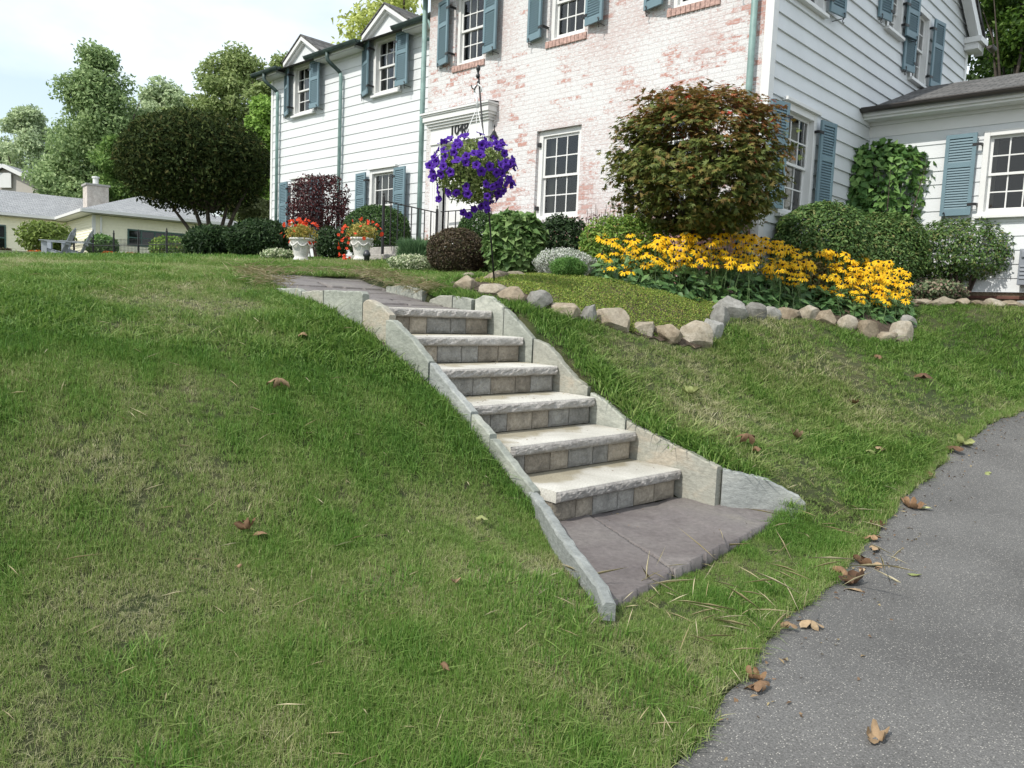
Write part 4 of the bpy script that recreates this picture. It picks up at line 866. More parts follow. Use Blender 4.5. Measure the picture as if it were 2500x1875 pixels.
while cnt<98:
    dd=unit(rng.normal(size=3)); side=dd@(-CF); rgt=dd@CR
    if side<-.05: continue
    if dd[2]>.75 and rng.random()<.6: continue
    if noise3(dd[None]*3.3,1.,21)[0]<-.45 and rng.random()<.6: continue
    p=BC+dd*np.array([.365,.365,.335])*rng.uniform(.92,1.13)
    if any(np.linalg.norm(p-q)<.048 for q in FP): continue
    FP.append(p); nv=unit(dd+np.array([0,0,.1])+rng.normal(size=3)*.45-CF*.3); inst('flower',PM,bk,p,orient(nv,rng.uniform(0,6)),rng.uniform(.072,.094)); cnt+=1
for dx,dy,dz in((-.07,0,-.36),(-.02,0,-.385),(.03,0,-.33),(-.3,0,-.24)): inst('flower',PM,bk,BC+CR*dx+np.array([0,0,dz]),orient(unit(-CF+CR*dx)),.075)
# solar lamp by the urn, flood lamp by the wing
def lamp(p,lab,r=.07):
    t=thing('garden_lamp',lab,'garden lamp',tuple(p)); mb=MB(); mb.tube([p,p+np.array([0,0,.16])],.012,8); mb.build('stake',MT['iron'],t); mb=MB(); mb.lathe([(0,.26),(r*.6,.25),(r,.20),(r*1.05,.17),(r*.8,.16),(r*.7,.10),(0,.09)],tuple(p),16); mb.build('lamp_head',plain('dark_grey_plastic',(.03,.033,.04),.4),t,smooth=True)
p=at(792,566,11.9); lamp(np.array([p[0],p[1],min(hz(p[0],p[1]),p[2])-.07]),'small dark dome lamp in front of the urn near the railing',.055)
p=at(2062,645,11.0); lamp(np.array([p[0],p[1],p[2]-.06]),'round dark garden lamp under the clipped bush by the right wing',.11)
# ------------------------------------------------------------------ edging rocks
ROCKM=[stone('tan_fieldstone',[(.28,(0.178,0.141,0.0962)),(.5,(0.296,0.244,0.178)),(.72,(0.385,0.333,0.259))],sc=6,fsc=28,bump=.7),
       stone('grey_fieldstone',[(.28,(0.155,0.148,0.133)),(.5,(0.244,0.237,0.215)),(.72,(0.34,0.333,0.311))],sc=6,fsc=28,bump=.7),
       stone('buff_fieldstone',[(.28,(0.222,0.192,0.141)),(.5,(0.34,0.296,0.229)),(.72,(0.429,0.392,0.326))],sc=6,fsc=28,bump=.7)]
def rockgeo(seed,sx,sy,sz,facets=15):
    bm=bmesh.new(); bmesh.ops.create_icosphere(bm,subdivisions=4,radius=1); r=np.random.default_rng(seed)
    V=np.array([v.co[:] for v in bm.verts]); F=np.array([[v.index for v in f.verts] for f in bm.faces]); bm.free()
    for k in range(facets):
        n=unit(r.normal(size=3)+np.array([0,0,.15])); d=r.uniform(.55,.88); e=V@n-d; V=V-n[None]*np.clip(e,0,9)[:,None]*.93
    V=V*(1+.05*noise3(V*3,1.,seed)[:,None]+.018*noise3(V*11,1.,seed+1)[:,None]+.008*noise3(V*27,1.,seed+2)[:,None])
    V=V/np.abs(V).max(0)*np.array([sx,sy,sz]); return V,F
def rock(px,py,wpx,hpx,label,mi,seed,cat_='rock',group='rocks edging the planting bed',sink=.32,rz=None):
    """px,py: foot of the rock on the survey sheet; wpx,hpx its size there"""
    p=gp(px,py); d=p@CF; k=DS/FPX*d; wx,hh=wpx*k*.56,hpx*k
    V,F=rockgeo(seed,wx,wx*random.uniform(.55,.8),hh*.72); a=(math.atan2(CR[1],CR[0]) if rz is None else rz)+random.uniform(-.25,.25); c,s=math.cos(a),math.sin(a)
    V=np.stack([V[:,0]*c-V[:,1]*s,V[:,0]*s+V[:,1]*c,V[:,2]],1); q=p+np.array([CF[0],CF[1],0])*wx*.5; z=hz(p[0],p[1])+hh*.36
    o=npmesh('edging_rock',V,F,ROCKM[mi],smooth=True); o.location=(q[0],q[1],z); setp(o,label,cat_,group)
    # autosmooth by angle keeps the facets crisp
    o.data.set_sharp_from_angle(angle=R_(18)); return o
ORD=['first','second','third','fourth','fifth','sixth','seventh','eighth','ninth','tenth','eleventh','twelfth']
ROCKS=[ # foot x,y, width, height, label, material
 (1008,628,62,36,'large flat tan rock left of the pole, at the end of the row',0),
 (1062,641,72,30,'low buff rock at the foot of the iron pole, just behind the curb',2),
 (1108,655,66,34,'grey tan rock first right of the curb top, in front of the thyme',0),
 (1160,666,62,38,'dark mossy grey rock second right of the curb top',1),
 (1222,690,78,40,'broad sloping tan grey rock third right of the curb top',0),
 (1272,696,42,36,'small lumpy grey rock between two broad tan rocks',1),
 (1328,715,80,48,'big humped tan rock in the middle of the front row',0),
 (1392,727,58,34,'pale buff angular rock right of the big humped rock',2),
 (1448,744,76,42,'wide pale tan rock next to last before the front corner',0),
 (1510,754,76,56,'large pointed buff rock forming the front corner of the bed',2),
 (1540,735,52,46,'white grey rock tucked behind the front corner rock',1),
 (1557,705,44,40,'grey rock in the inward bend of the edging',1),
 (1580,690,74,48,'long grey lichen covered boulder at the inner bend',1),
 (1633,690,46,40,'rounded grey rock directly right of the long boulder',1),
 (1667,689,40,34,'small squat grey rock below the dark green leaves',1),
 (1708,690,56,26,'low brown wedge rock in the upper row',0),
 (1752,692,46,36,'square pale rock standing proud in the upper row',2),
 (1788,702,48,32,'tan rock right of the square pale rock',0),
 (1832,715,50,32,'buff slab like rock slanting down the row',2),
 (1875,730,48,42,'pointed triangular tan rock near the right end',0),
 (1918,742,52,28,'flat tan rock wedged low between its neighbours near the right end',0),
 (1950,738,54,44,'large pale round rock ending the row on the right',2),
 (1962,712,40,30,'grey rock behind the round end rock',1),
 (1075,606,56,22,'low brown rock right behind the pole',0),(1012,601,34,12,'small pale flat rock behind the flat tan rock',2),(1115,599,44,14,'low pale rock in the back row right of the pole',2),
 (1386,612,52,30,'brown rock half hidden under the yellow flowers',0)]
for i,(x,y,wp,hp,l,mi) in enumerate(ROCKS): rock(x,y,wp*1.0,hp*.98,l,mi,100+i)
for i,(x,y,wp,hp) in enumerate([(1962,660,40,14),(1998,660,46,17),(2042,662,52,20),(2085,661,36,16),(2120,662,34,13),(2155,663,42,17),(2195,663,52,14),(2230,664,50,16)]):
    rock(x,y,wp,hp,['leftmost flat','second long','third and broadest','fourth tan','fifth low','sixth peaked','seventh flat','rightmost'][i]+' rock of the row along the right wing',(0,0,2,0,0,2,0,1)[i],200+i,group='rocks along the right wing')
# ------------------------------------------------------------------ shrubs
G={}
def LM(k,*a,**kw): G[k]=leafmat(k,*a,**kw); return G[k]
LM('boxwood_leaves',[(0,(0.0225,0.0525,0.015)),(.5,(0.0525,0.112,0.033)),(1,(0.112,0.195,0.0525))])
LM('dark_leaves',[(0,(0.015,0.033,0.012)),(.5,(0.033,0.069,0.024)),(1,(0.075,0.128,0.045))])
LM('burning_bush_leaves',[(0,(0.054,0.108,0.0324)),(.55,(0.108,0.198,0.0504)),(.85,(0.18,0.27,0.081)),(1,(0.252,0.234,0.09))])
LM('broad_leaves',[(0,(0.063,0.134,0.036)),(.5,(0.134,0.234,0.0684)),(1,(0.252,0.36,0.134))])
LM('hydrangea_leaves',[(0,(0.066,0.15,0.042)),(.5,(0.12,0.24,0.06)),(1,(0.228,0.372,0.108))])
LM('spirea_leaves',[(0,(0.09,0.18,0.03)),(.5,(0.195,0.33,0.06)),(.9,(0.36,0.495,0.105)),(1,(0.375,0.24,0.09))])
LM('purple_leaves',[(0,(0.03,0.012,0.015)),(.6,(0.075,0.024,0.027)),(1,(0.15,0.045,0.045))])
LM('barberry_leaves',[(0,(0.045,0.033,0.024)),(.5,(0.0975,0.075,0.045)),(.8,(0.15,0.105,0.0675)),(1,(0.12,0.15,0.06))])
LM('maple_leaves',[(0,(0.0688,0.1,0.0225)),(.5,(0.144,0.181,0.04)),(.8,(0.206,0.194,0.05)),(1,(0.237,0.15,0.05))])
LM('maple_red_leaves',[(0,(0.125,0.106,0.0275)),(.5,(0.225,0.156,0.0425)),(.9,(0.288,0.125,0.0438)),(1,(0.45,0.05,0.0312))])
LM('lavender_leaves',[(0,(0.075,0.15,0.075)),(.6,(0.15,0.27,0.12)),(1,(0.24,0.375,0.195))])
LM('variegated_leaves',[(0,(0.09,0.15,0.06)),(.4,(0.27,0.36,0.18)),(.75,(0.675,0.705,0.48)),(1,(0.9,0.9,0.72))])
LM('white_bloom_leaves',[(0,(0.1,0.15,0.08)),(.25,(0.3,0.36,0.24)),(.5,(0.62,0.64,0.58)),(1,(0.75,0.76,0.73))])
LM('fern_leaves',[(0,(0.06,0.15,0.03)),(.6,(0.135,0.285,0.06)),(1,(0.225,0.405,0.105))])
LM('sedum_leaves',[(0,(0.105,0.165,0.075)),(.6,(0.21,0.255,0.135)),(1,(0.45,0.3,0.255))])
LM('thyme_leaves',[(0,(0.101,0.173,0.0304)),(.5,(0.243,0.344,0.0607)),(.85,(0.405,0.486,0.101)),(1,(0.446,0.324,0.142))])
LM('susan_leaves',[(0,(0.039,0.0975,0.0312)),(.5,(0.0878,0.186,0.0546)),(1,(0.166,0.293,0.0975))],spec=.5)
LM('orange_blooms',[(0,(0.55,0.1,0.02)),(.6,(0.75,0.16,0.03)),(1,(0.85,0.3,0.05))])
LM('red_blooms',[(0,(0.5,0.03,0.02)),(.6,(0.72,0.07,0.025)),(1,(0.8,0.16,0.04))])
LM('gold_foliage',[(0,(0.21,0.24,0.06)),(.5,(0.39,0.36,0.09)),(1,(0.54,0.39,0.105))])
def place(x0,x1,yt,dep):
    xm=(x0+x1)/2; c=at(xm,(yt+500)/2,dep); top=at(xm,yt,dep)[2]; wd=(x1-x0)*DS/FPX*dep; g=hz(c[0],c[1]); return np.array([c[0],c[1],g]),wd,top-g
def shell_pts(n,rad,p=2.0,inner=.72,lump=.06,ls_=3.,seed=0,flat=None):
    d=unit(rng.normal(size=(n,3))); k=(np.abs(d)**p).sum(1)**(-1/p); R=rng.uniform(inner**3,1,n)**(1/3)*(1+lump*noise3(d*ls_,1.,seed)); 
    P=d*(k*R)[:,None]*np.array(rad); N=unit(d/np.array(rad)); return P,N,R
def bush(name,label,catg,x0,x1,yt,dep,mat,n,L,Wd,p=2.2,inner=.75,lump=.07,depthf=.85,clear=0.,stem=True,group=None,leafjit=.7,up=0.,stemtop=.75,nstem=14,seed=0,shift=0,parts=True,sparse=0.):
    c,wd,ht=place(x0,x1,yt,dep); c=c+np.array([CF[0],CF[1],0])*shift
    t=thing(name,label,catg,tuple(c),group); zc=(ht+clear)/2; rad=(wd/2,wd/2*depthf,(ht-clear)/2)
    P,N,R=shell_pts(n,rad,p,inner,lump,3.,seed)
    ca,sa=CR[0]/math.hypot(CR[0],CR[1]),CR[1]/math.hypot(CR[0],CR[1]); Rm=np.array([[ca,-sa,0],[sa,ca,0],[0,0,1]])
    P=P@Rm.T;N=N@Rm.T
    if sparse:
        k=noise3(P/wd*7,1.,seed+40)>-sparse+.0*P[:,0]; keep=k|(rng.random(len(P))<.25); P,N=P[keep],N[keep]
    nn=N+rng.normal(size=P.shape)*leafjit+np.array([0,0,up]); T=N*.6+rng.normal(size=P.shape)*.7+np.array([0,0,-.15])
    V,F=leafgeo(c+P+np.array([0,0,zc]),nn,rng.uniform(L*.7,L*1.25,len(P)),rng.uniform(Wd*.7,Wd*1.25,len(P)),T); npmesh('foliage',V,F,mat,t)
    if stem:
        mb=MB()
        for k in range(nstem):
            a=rng.uniform(0,6.28); r0=rng.uniform(.02,.10)*wd; a2=a+rng.uniform(-.5,.5); r1=rng.uniform(.2,.42)*wd
            zt=clear+(ht-clear)*stemtop*rng.uniform(.6,1.1)
            mb.tube([c+np.array([r0*math.cos(a),r0*math.sin(a),-.03]),c+np.array([(r0+r1)*.5*math.cos(a2),(r0+r1)*.5*math.sin(a2),zt*.5]),c+np.array([r1*math.cos(a2),r1*math.sin(a2),zt])],[.012*max(.6,wd),.009*max(.6,wd),.003],5)
        mb.build('stems',MT['twig'],t)
    return t,c,wd,ht
bush('yew_bush','dark yew mound at the foot of the round tree','shrub',402,515,492,15.2,G['dark_leaves'],9000,.11,.045,lump=.12,seed=1,depthf=.9)
bush('yew_bush','wide dark yew hedge mound left of the urns','shrub',492,636,478,14.6,G['dark_leaves'],12000,.085,.034,lump=.10,seed=2)
bush('variegated_bush','small cream variegated plant left of the urns','small shrub',568,642,540,12.6,G['variegated_leaves'],2600,.05,.03,lump=.15,seed=3)
bush('purple_shrub','tall clipped purple leaved shrub against the white wing','shrub',624,750,379,16.2,G['purple_leaves'],6000,.075,.032,p=4,inner=.5,lump=.08,clear=.55,seed=4,sparse=.1,nstem=26,depthf=.7)
bush('loose_shrub','loose dark twiggy shrub between the two urns','shrub',682,752,492,13.6,G['dark_leaves'],2800,.06,.03,lump=.2,inner=.45,seed=5,sparse=.5)
bush('boxwood','large round clipped boxwood behind the iron railing','shrub',744,888,445,14.6,G['boxwood_leaves'],17000,.045,.024,inner=.86,lump=.04,seed=6)
bush('barberry','brown red barberry mound left of the pole','shrub',924,1052,494,10.6,G['barberry_leaves'],15000,.032,.02,inner=.84,lump=.06,seed=8)
bush('boxwood','round boxwood partly hidden behind the barberry','shrub',984,1090,458,12.0,G['boxwood_leaves'],11000,.042,.022,inner=.86,lump=.04,seed=9)
bush('viburnum','bush with broad pale edged green leaves behind the pole','shrub',1054,1178,462,10.0,G['broad_leaves'],2900,.115,.085,inner=.72,p=2.6,lump=.08,seed=10,leafjit=.5,up=.5)
bush('glossy_shrub','dark glossy shrub below the brick window','shrub',1158,1268,468,10.6,G['dark_leaves'],6500,.062,.026,inner=.7,p=2.6,lump=.12,seed=11,up=.4)
bush('spirea','bright yellow green spirea left of the yellow flowers','shrub',1258,1445,470,9.4,G['spirea_leaves'],12000,.055,.02,inner=.68,lump=.16,seed=12,up=.3,p=2.4,depthf=.6)
bush('white_alyssum','mound of tiny white flowers in front of the glossy shrub','flowers',1158,1285,538,9.0,G['white_bloom_leaves'],7000,.022,.016,inner=.8,lump=.14,seed=13)
bush('fern_plant','feathery bright green plant in front of the white flowers','small plant',1192,1268,556,8.55,G['fern_leaves'],6500,.035,.006,inner=.5,lump=.16,seed=14)
bush('variegated_bush','low cream variegated plant below the barberry and lavender','small shrub',838,940,551,11.0,G['variegated_leaves'],3200,.032,.02,lump=.15,seed=15)
bush('twiggy_shrub','sparse dark twigs rising under the brick window','shrub',1240,1350,455,11.0,G['purple_leaves'],420,.05,.02,inner=.3,lump=.2,seed=16,nstem=34,stemtop=1.0)
bush('burning_bush','wide clipped burning bush below the side window','shrub',1678,1880,440,10.2,G['burning_bush_leaves'],19000,.050,.026,inner=.80,p=2.4,lump=.06,clear=.15,seed=17,up=.6,leafjit=.5)
bush('burning_bush','clipped burning bush in the corner of the two walls','shrub',1815,2000,462,11.1,G['burning_bush_leaves'],17000,.052,.026,inner=.78,p=2.3,lump=.08,clear=.15,seed=18,up=.6,leafjit=.5)
bush('burning_bush','round burning bush with bare stems in front of the right wing','shrub',1972,2188,473,11.6,G['burning_bush_leaves'],10500,.056,.028,inner=.62,p=2.3,lump=.10,clear=.30,seed=19,up=.6,leafjit=.5,sparse=.55,nstem=22)
bush('hydrangea','tall clipped hydrangea with large leaves in the wall corner','shrub',1822,2020,316,12.25,G['hydrangea_leaves'],2600,.12,.10,inner=.66,p=3.2,lump=.06,clear=1.0,depthf=.45,seed=20,up=.4,leafjit=.5,nstem=18,sparse=.75)
bush('sedum','low sedum with dusty pink heads under the burning bush','small plant',1950,2085,604,11.0,G['sedum_leaves'],3000,.05,.035,inner=.5,lump=.2,seed=21,up=.5)
bush('astilbe','pale tan seed heads beside the burning bush','small plant',1690,1800,560,9.7,leafmat('tan_leaves',[(0,(.08,.11,.03)),(.5,(.17,.15,.06)),(1,(.26,.19,.09))]),2600,.05,.02,inner=.5,lump=.2,seed=22,depthf=.4)
# spiky lavender: upright needles
c,wd,ht=place(856,942,506,12.2); t=thing('lavender','spiky green lavender clump in front of the stoop','small plant',tuple(c)); n=3400
a=rng.uniform(0,6.28,n); r=np.sqrt(rng.random(n))*wd*.42; B=np.stack([r*np.cos(a),r*np.sin(a)*.7,rng.uniform(.0,.55,n)*ht],1); D_=unit(np.stack([np.cos(a)*r/wd*1.5,np.sin(a)*r/wd*1.5,np.ones(n)],1)+rng.normal(size=(n,3))*.25)
V,F=leafgeo(c+B,unit(np.cross(D_,rng.normal(size=(n,3)))),rng.uniform(.25,.48,n)*ht,.010,D_,fold=.1); npmesh('foliage',V,F,G['lavender_leaves'],t)
# ------------------------------------------------------------------ japanese maple
def limbs(mb,base,tips,r0,split=.35,jit=.12):
    base=np.array(base)
    for tp in tips:
        tp=np.array(tp); m1=base+(tp-base)*split+np.array([0,0,.06])+rng.normal(size=3)*jit*.3; m2=base+(tp-base)*.7+rng.normal(size=3)*jit
        mb.tube([base,m1,m2,tp],[r0,r0*.75,r0*.45,r0*.12],6)
tree_c,twd,tht=place(1300,1702,182,9.15)
t=thing('japanese_maple','clipped dome shaped japanese maple with bronze red leaves at the brick corner','tree',tuple(tree_c))
mb=MB(); mb.tube([tree_c+np.array([0,0,-.1]),tree_c+np.array([.02,0,.4]),tree_c+np.array([-.02,.03,.75])],[.07,.06,.055],9)
limbs(mb,tree_c+np.array([-.02,.03,.70]),[tree_c+np.array([twd*.40*math.cos(q),twd*.40*math.sin(q),rng.uniform(.9,1.9)]) for q in np.linspace(0,6.1,11)]+[tree_c+np.array([rng.uniform(-.3,.3),rng.uniform(-.3,.3),tht*.8]) for _ in range(5)],.032)
mb.build('trunk',MT['bark'],t,smooth=True)
def palmate(P,N,L,droop,mat,name,parent,lobes=5):
    n=len(P); N=unit(N); T=unit(np.cross(N,rng.normal(size=(n,3)))); T=unit(T+np.array([0,0,-droop])); T=unit(T-N*(T*N).sum(1,keepdims=True)); B=np.cross(N,T); gs=[]
    Ls=rng.uniform(.75,1.25,n)*L
    for k in range(lobes):
        a=(k-(lobes-1)/2)*R_(38); gs.append(leafgeo(P,N,Ls*(1-.12*abs(k-(lobes-1)/2)),Ls*.30,T*math.cos(a)+B*math.sin(a),fold=.08))
    # keep the lobes of one leaf as one island: share the base vertex
    V=np.stack([g[0].reshape(n,4,3) for g in gs],1); out=np.concatenate([V[:,0,0:1],V[:,:,1:4].reshape(n,lobes*3,3)],1); nv=1+lobes*3; F=[]
    for k in range(lobes): F+=[[0,1+3*k+1,1+3*k],[0,1+3*k+2,1+3*k+1]]
    F=(np.arange(n)[:,None,None]*nv+np.array(F)[None]).reshape(-1,3); return npmesh(name,out.reshape(-1,3),F,mat,parent)
# crown in flat tiers: clusters of leaves on sub-branches
nc=1700; Pc,Nc,_=shell_pts(nc,(twd/2*.93,twd/2*.78,(tht-.62)/2*.95),2.35,.58,.04,3.,31); Pc=Pc+np.array([0,0,(tht+.62)/2])
hole=noise3(Pc*3.1,1.,77)>-.40; Pc,Nc=Pc[hole],Nc[hole]
per=13; Pl=np.repeat(Pc,per,0)+rng.normal(size=(len(Pc)*per,3))*np.array([.075,.075,.026]); Nl=np.repeat(Nc,per,0)*.5+np.array([0,0,.8])+rng.normal(size=(len(Pl),3))*.35
red=(Pl[:,2]/tht*1.15+.16*noise3(Pl*2.3,1.,44)+.12*(Pl@CR)+rng.normal(size=len(Pl))*.10)>.86
palmate(tree_c+Pl[~red],Nl[~red],.056,.5,G['maple_leaves'],'crown',t)
o=palmate(tree_c+Pl[red],Nl[red],.056,.5,G['maple_red_leaves'],'crown',t); o['label']='bronze red top of the crown'
# ------------------------------------------------------------------ round dark tree left of the house
def blobcrown(c,blobs,n,L,Wd,mat,parent,inner=.55,name='crown',jit=.8,seed=0,up=.3):
    ww=np.array([b[3]**2 for b in blobs]); ww=ww/ww.sum(); k=rng.choice(len(blobs),n,p=ww); Bc=np.array([b[:3] for b in blobs])[k]; Br=np.array([[b[3],b[3],b[4] if len(b)>4 else b[3]] for b in blobs])[k]
    d=unit(rng.normal(size=(n,3))); P=np.array(c)+Bc+d*Br*(rng.uniform(inner**3,1,n)**(1/3)*(1+.18*noise3(d*3+Bc,1.,seed)))[:,None]
    V,F=leafgeo(P,d*.6+rng.normal(size=(n,3))*jit+np.array([0,0,up]),rng.uniform(.7,1.3,n)*L,rng.uniform(.7,1.3,n)*Wd); return npmesh(name,V,F,mat,parent)
c,wd,ht=place(238,592,250,22.5); t=thing('round_tree','dark dome shaped tree with several trunks left of the house','tree',tuple(c)); k_=DS/FPX*22.5
b0=at(462,548,22.5); b0[2]=hz(b0[0],b0[1])
CC=at(418,354,22.5); RW=167*k_; RH=105*k_
n=34000; P,N,_=shell_pts(n,(RW,RW*.9,RH),2.35,.55,.05,3.,5); lowz=np.clip((-P[:,2]/RH-.35)/.65,0,1); keep=rng.random(n)>lowz*.85; P,N=P[keep],N[keep]
hole=(noise3(P*2.6,1.,12)>-.55)|(rng.random(len(P))<.12); P,N=P[hole],N[hole]
V,F=leafgeo(CC+P,N*.8+rng.normal(size=P.shape)*.7,rng.uniform(.09,.17,len(P)),rng.uniform(.045,.075,len(P)),N*.5+rng.normal(size=P.shape)*.7+np.array([0,0,-.3]))
npmesh('crown',V,F,leafmat('dark_tree_leaves',[(0,(.020,.034,.011)),(.5,(.042,.064,.019)),(.85,(.075,.10,.028)),(1,(.10,.09,.032))],trans=.25,rough=.75,spec=.12),t)
mb=MB()
for (dx,dz,tx_,tz) in((0,0,.35,1.0),(-.02,0,-.65,1.2),(-.05,0,-.25,1.5),(.03,0,.75,1.3),(-.08,0,-1.0,.75)):
    p=b0+CR*dx; q=b0+CR*tx_; q[2]=b0[2]+tz+.3; mb.tube([p-np.array([0,0,.2]),p+(q-p)*.35,p+(q-p)*.75+np.array([0,0,.1]),q+CR*tx_*.6+np.array([0,0,.9])],[.085,.07,.05,.02],7)
limbs(mb,b0+np.array([0,0,1.3]),[CC+CR*x_+np.array([0,0,z_]) for x_,z_ in((-1.4,.2),(-.8,.6),(0,.8),(.8,.6),(1.4,.2),(-1.4,-.4),(1.3,-.4))],.045)
mb.build('trunk',MT['bark'],t,smooth=True)
# ------------------------------------------------------------------ background trees
def bgtree(label,x0,x1,yt,yb,dep,stops,n,L,shape='round',seed=0,catname='tree',nb=46,trans=.45,gaps=.0,name='background_tree',yground=None):
    k=DS/FPX*dep; c=at((x0+x1)/2,(yt+yb)/2,dep); RX=(x1-x0)/2*k; RZ=(yb-yt)/2*k; g=at((x0+x1)/2,yground or 560,dep)[2]
    t=thing(name,label,catname,(c[0],c[1],g),'trees behind the houses'); r=np.random.default_rng(seed); bl=[]
    while len(bl)<nb:
        z=r.uniform(-1,1); a=r.uniform(0,6.28)
        if shape=='cone': w_=max(.16,(1-(z+1)/2)**.5); rad=w_*r.uniform(.25,.9); s=.16+.16*w_
        elif shape=='oval': w_=math.sqrt(max(0,1-z*z))*(1.08-.25*z); rad=w_*r.uniform(.3,.85); s=.27
        else: w_=math.sqrt(max(0,1-z*z)); rad=w_*r.uniform(.3,.82); s=.30
        q=(CR*rad*math.cos(a)+CF*rad*math.sin(a))*RX; q[2]=z*RZ*.88; bl.append((*q,s*RX*r.uniform(.8,1.35),s*RX*r.uniform(.55,.95)))
    blobcrown(c,bl,n,L,L*.55,leafmat('leaves_'+name+str(seed),stops,trans=trans),t,inner=.25,seed=seed,jit=.9,up=.7)
    mb=MB(); base=np.array([c[0],c[1],g-.5]); top=np.array([c[0],c[1],c[2]+RZ*.8]); mb.tube([base,base+(top-base)*.4+CR*RX*.05,top],[RX*.085,RX*.06,RX*.012],8)
    limbs(mb,base+(top-base)*.35,[c+np.array([*(CR*math.cos(q)+CF*math.sin(q))[:2],0])*RX*.7+np.array([0,0,r.uniform(-.5,.6)*RZ]) for q in np.linspace(0,5.6,9)],RX*.035,jit=RX*.05)
    mb.build('trunk',MT['bark'],t,smooth=True); return t
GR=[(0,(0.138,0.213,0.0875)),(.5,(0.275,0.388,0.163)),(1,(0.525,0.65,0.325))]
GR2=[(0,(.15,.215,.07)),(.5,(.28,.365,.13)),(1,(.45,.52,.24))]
GR3=[(0,(0.25,0.325,0.188)),(.5,(0.45,0.55,0.325)),(1,(0.75,0.85,0.55))]  # far leaf colours paled to stand in for distance haze
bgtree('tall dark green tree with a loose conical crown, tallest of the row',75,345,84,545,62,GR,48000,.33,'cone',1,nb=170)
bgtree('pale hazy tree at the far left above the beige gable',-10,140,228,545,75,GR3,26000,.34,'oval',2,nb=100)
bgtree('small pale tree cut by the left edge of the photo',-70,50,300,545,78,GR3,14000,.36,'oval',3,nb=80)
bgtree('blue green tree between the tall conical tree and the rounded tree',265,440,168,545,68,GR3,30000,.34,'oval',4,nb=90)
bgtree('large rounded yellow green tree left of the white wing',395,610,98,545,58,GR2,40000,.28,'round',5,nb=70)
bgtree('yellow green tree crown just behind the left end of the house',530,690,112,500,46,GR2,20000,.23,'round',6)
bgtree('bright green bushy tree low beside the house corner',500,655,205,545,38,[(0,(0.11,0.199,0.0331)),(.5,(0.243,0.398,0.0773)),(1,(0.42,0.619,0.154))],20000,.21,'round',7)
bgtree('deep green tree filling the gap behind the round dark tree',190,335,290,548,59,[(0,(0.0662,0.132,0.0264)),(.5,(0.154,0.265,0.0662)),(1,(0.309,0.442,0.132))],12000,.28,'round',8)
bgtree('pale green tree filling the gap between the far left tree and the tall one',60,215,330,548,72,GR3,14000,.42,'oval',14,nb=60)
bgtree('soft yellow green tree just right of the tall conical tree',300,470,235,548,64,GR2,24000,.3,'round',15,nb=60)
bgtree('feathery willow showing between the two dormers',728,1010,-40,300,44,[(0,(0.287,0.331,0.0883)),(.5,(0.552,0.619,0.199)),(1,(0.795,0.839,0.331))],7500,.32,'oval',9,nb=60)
bgtree('light olive shrub beyond the yews beside the house corner',505,625,432,545,24,[(0,(0.132,0.166,0.0662)),(.5,(0.265,0.309,0.132)),(1,(0.42,0.463,0.221))],5000,.14,'round',10,name='background_shrub')
bgtree('dark woodland tree behind the right wing roof',2080,2420,-120,330,30,[(0,(0.0132,0.0331,0.0066)),(.5,(0.0331,0.072,0.0132)),(1,(0.077,0.133,0.0276))],15000,.24,'round',11,nb=70)
bgtree('sunlit green woodland tree above the right wing roof',2085,2330,-160,130,26,[(0,(0.0331,0.077,0.0111)),(.5,(0.077,0.154,0.0221)),(1,(0.154,0.242,0.0442))],9000,.20,'round',12,nb=40)
bgtree('low dark woodland tree at the house far corner',2060,2240,90,330,34,[(0,(0.0132,0.0309,0.0066)),(.5,(0.0331,0.066,0.0132)),(1,(0.066,0.111,0.0221))],7000,.22,'round',13,nb=40)
# ------------------------------------------------------------------ black eyed susans
MT['ray']=leafmat('yellow_petals',[(0,(.87,.46,.006)),(.6,(.92,.57,.012)),(1,(.93,.66,.03))],trans=.35,rough=.6); MT['cone']=plain('dark_brown_cone',(.022,.010,.006),.8,bump=.5,bsc=300)
def susan_mesh(seed,np_=13):
    r=np.random.default_rng(seed); V=[];F=[]
    for k in range(np_):
        a=2*math.pi*k/np_+r.normal()*.08; L=r.uniform(.85,1.05); dr=r.uniform(.18,.42); w=.125
        c,s=math.cos(a),math.sin(a); b=len(V)
        for (x,y,z) in ((.16,-.05,.02),(.16,.05,.02),(.55,w,.03-dr*.25),(.55,-w,.03-dr*.25),(.9*L,w*.75,-dr*.8),(.9*L,-w*.75,-dr*.8),(L*1.0,0,-dr)): V.append((x*c-y*s,x*s+y*c,z))
        F+=[(b,b+3,b+2,b+1),(b+3,b+5,b+4,b+2),(b+5,b+6,b+4)]
    me=bpy.data.meshes.new('susan_petals'); me.from_pydata(V,[],F); me.materials.append(MT['ray']); me.update(); return me
SM=[susan_mesh(i,12+i%3) for i in range(4)]
mb=MB(); mb.lathe([(.0,.30),(.10,.28),(.18,.20),(.22,.09),(.19,-.02),(0,-.03)],n=10); _t=mb.build('flower_centre',MT['cone'],None,smooth=True); CM=_t.data; bpy.data.objects.remove(_t)
MT['stalk']=plain('green_stalk',(.07,.12,.035),.6)
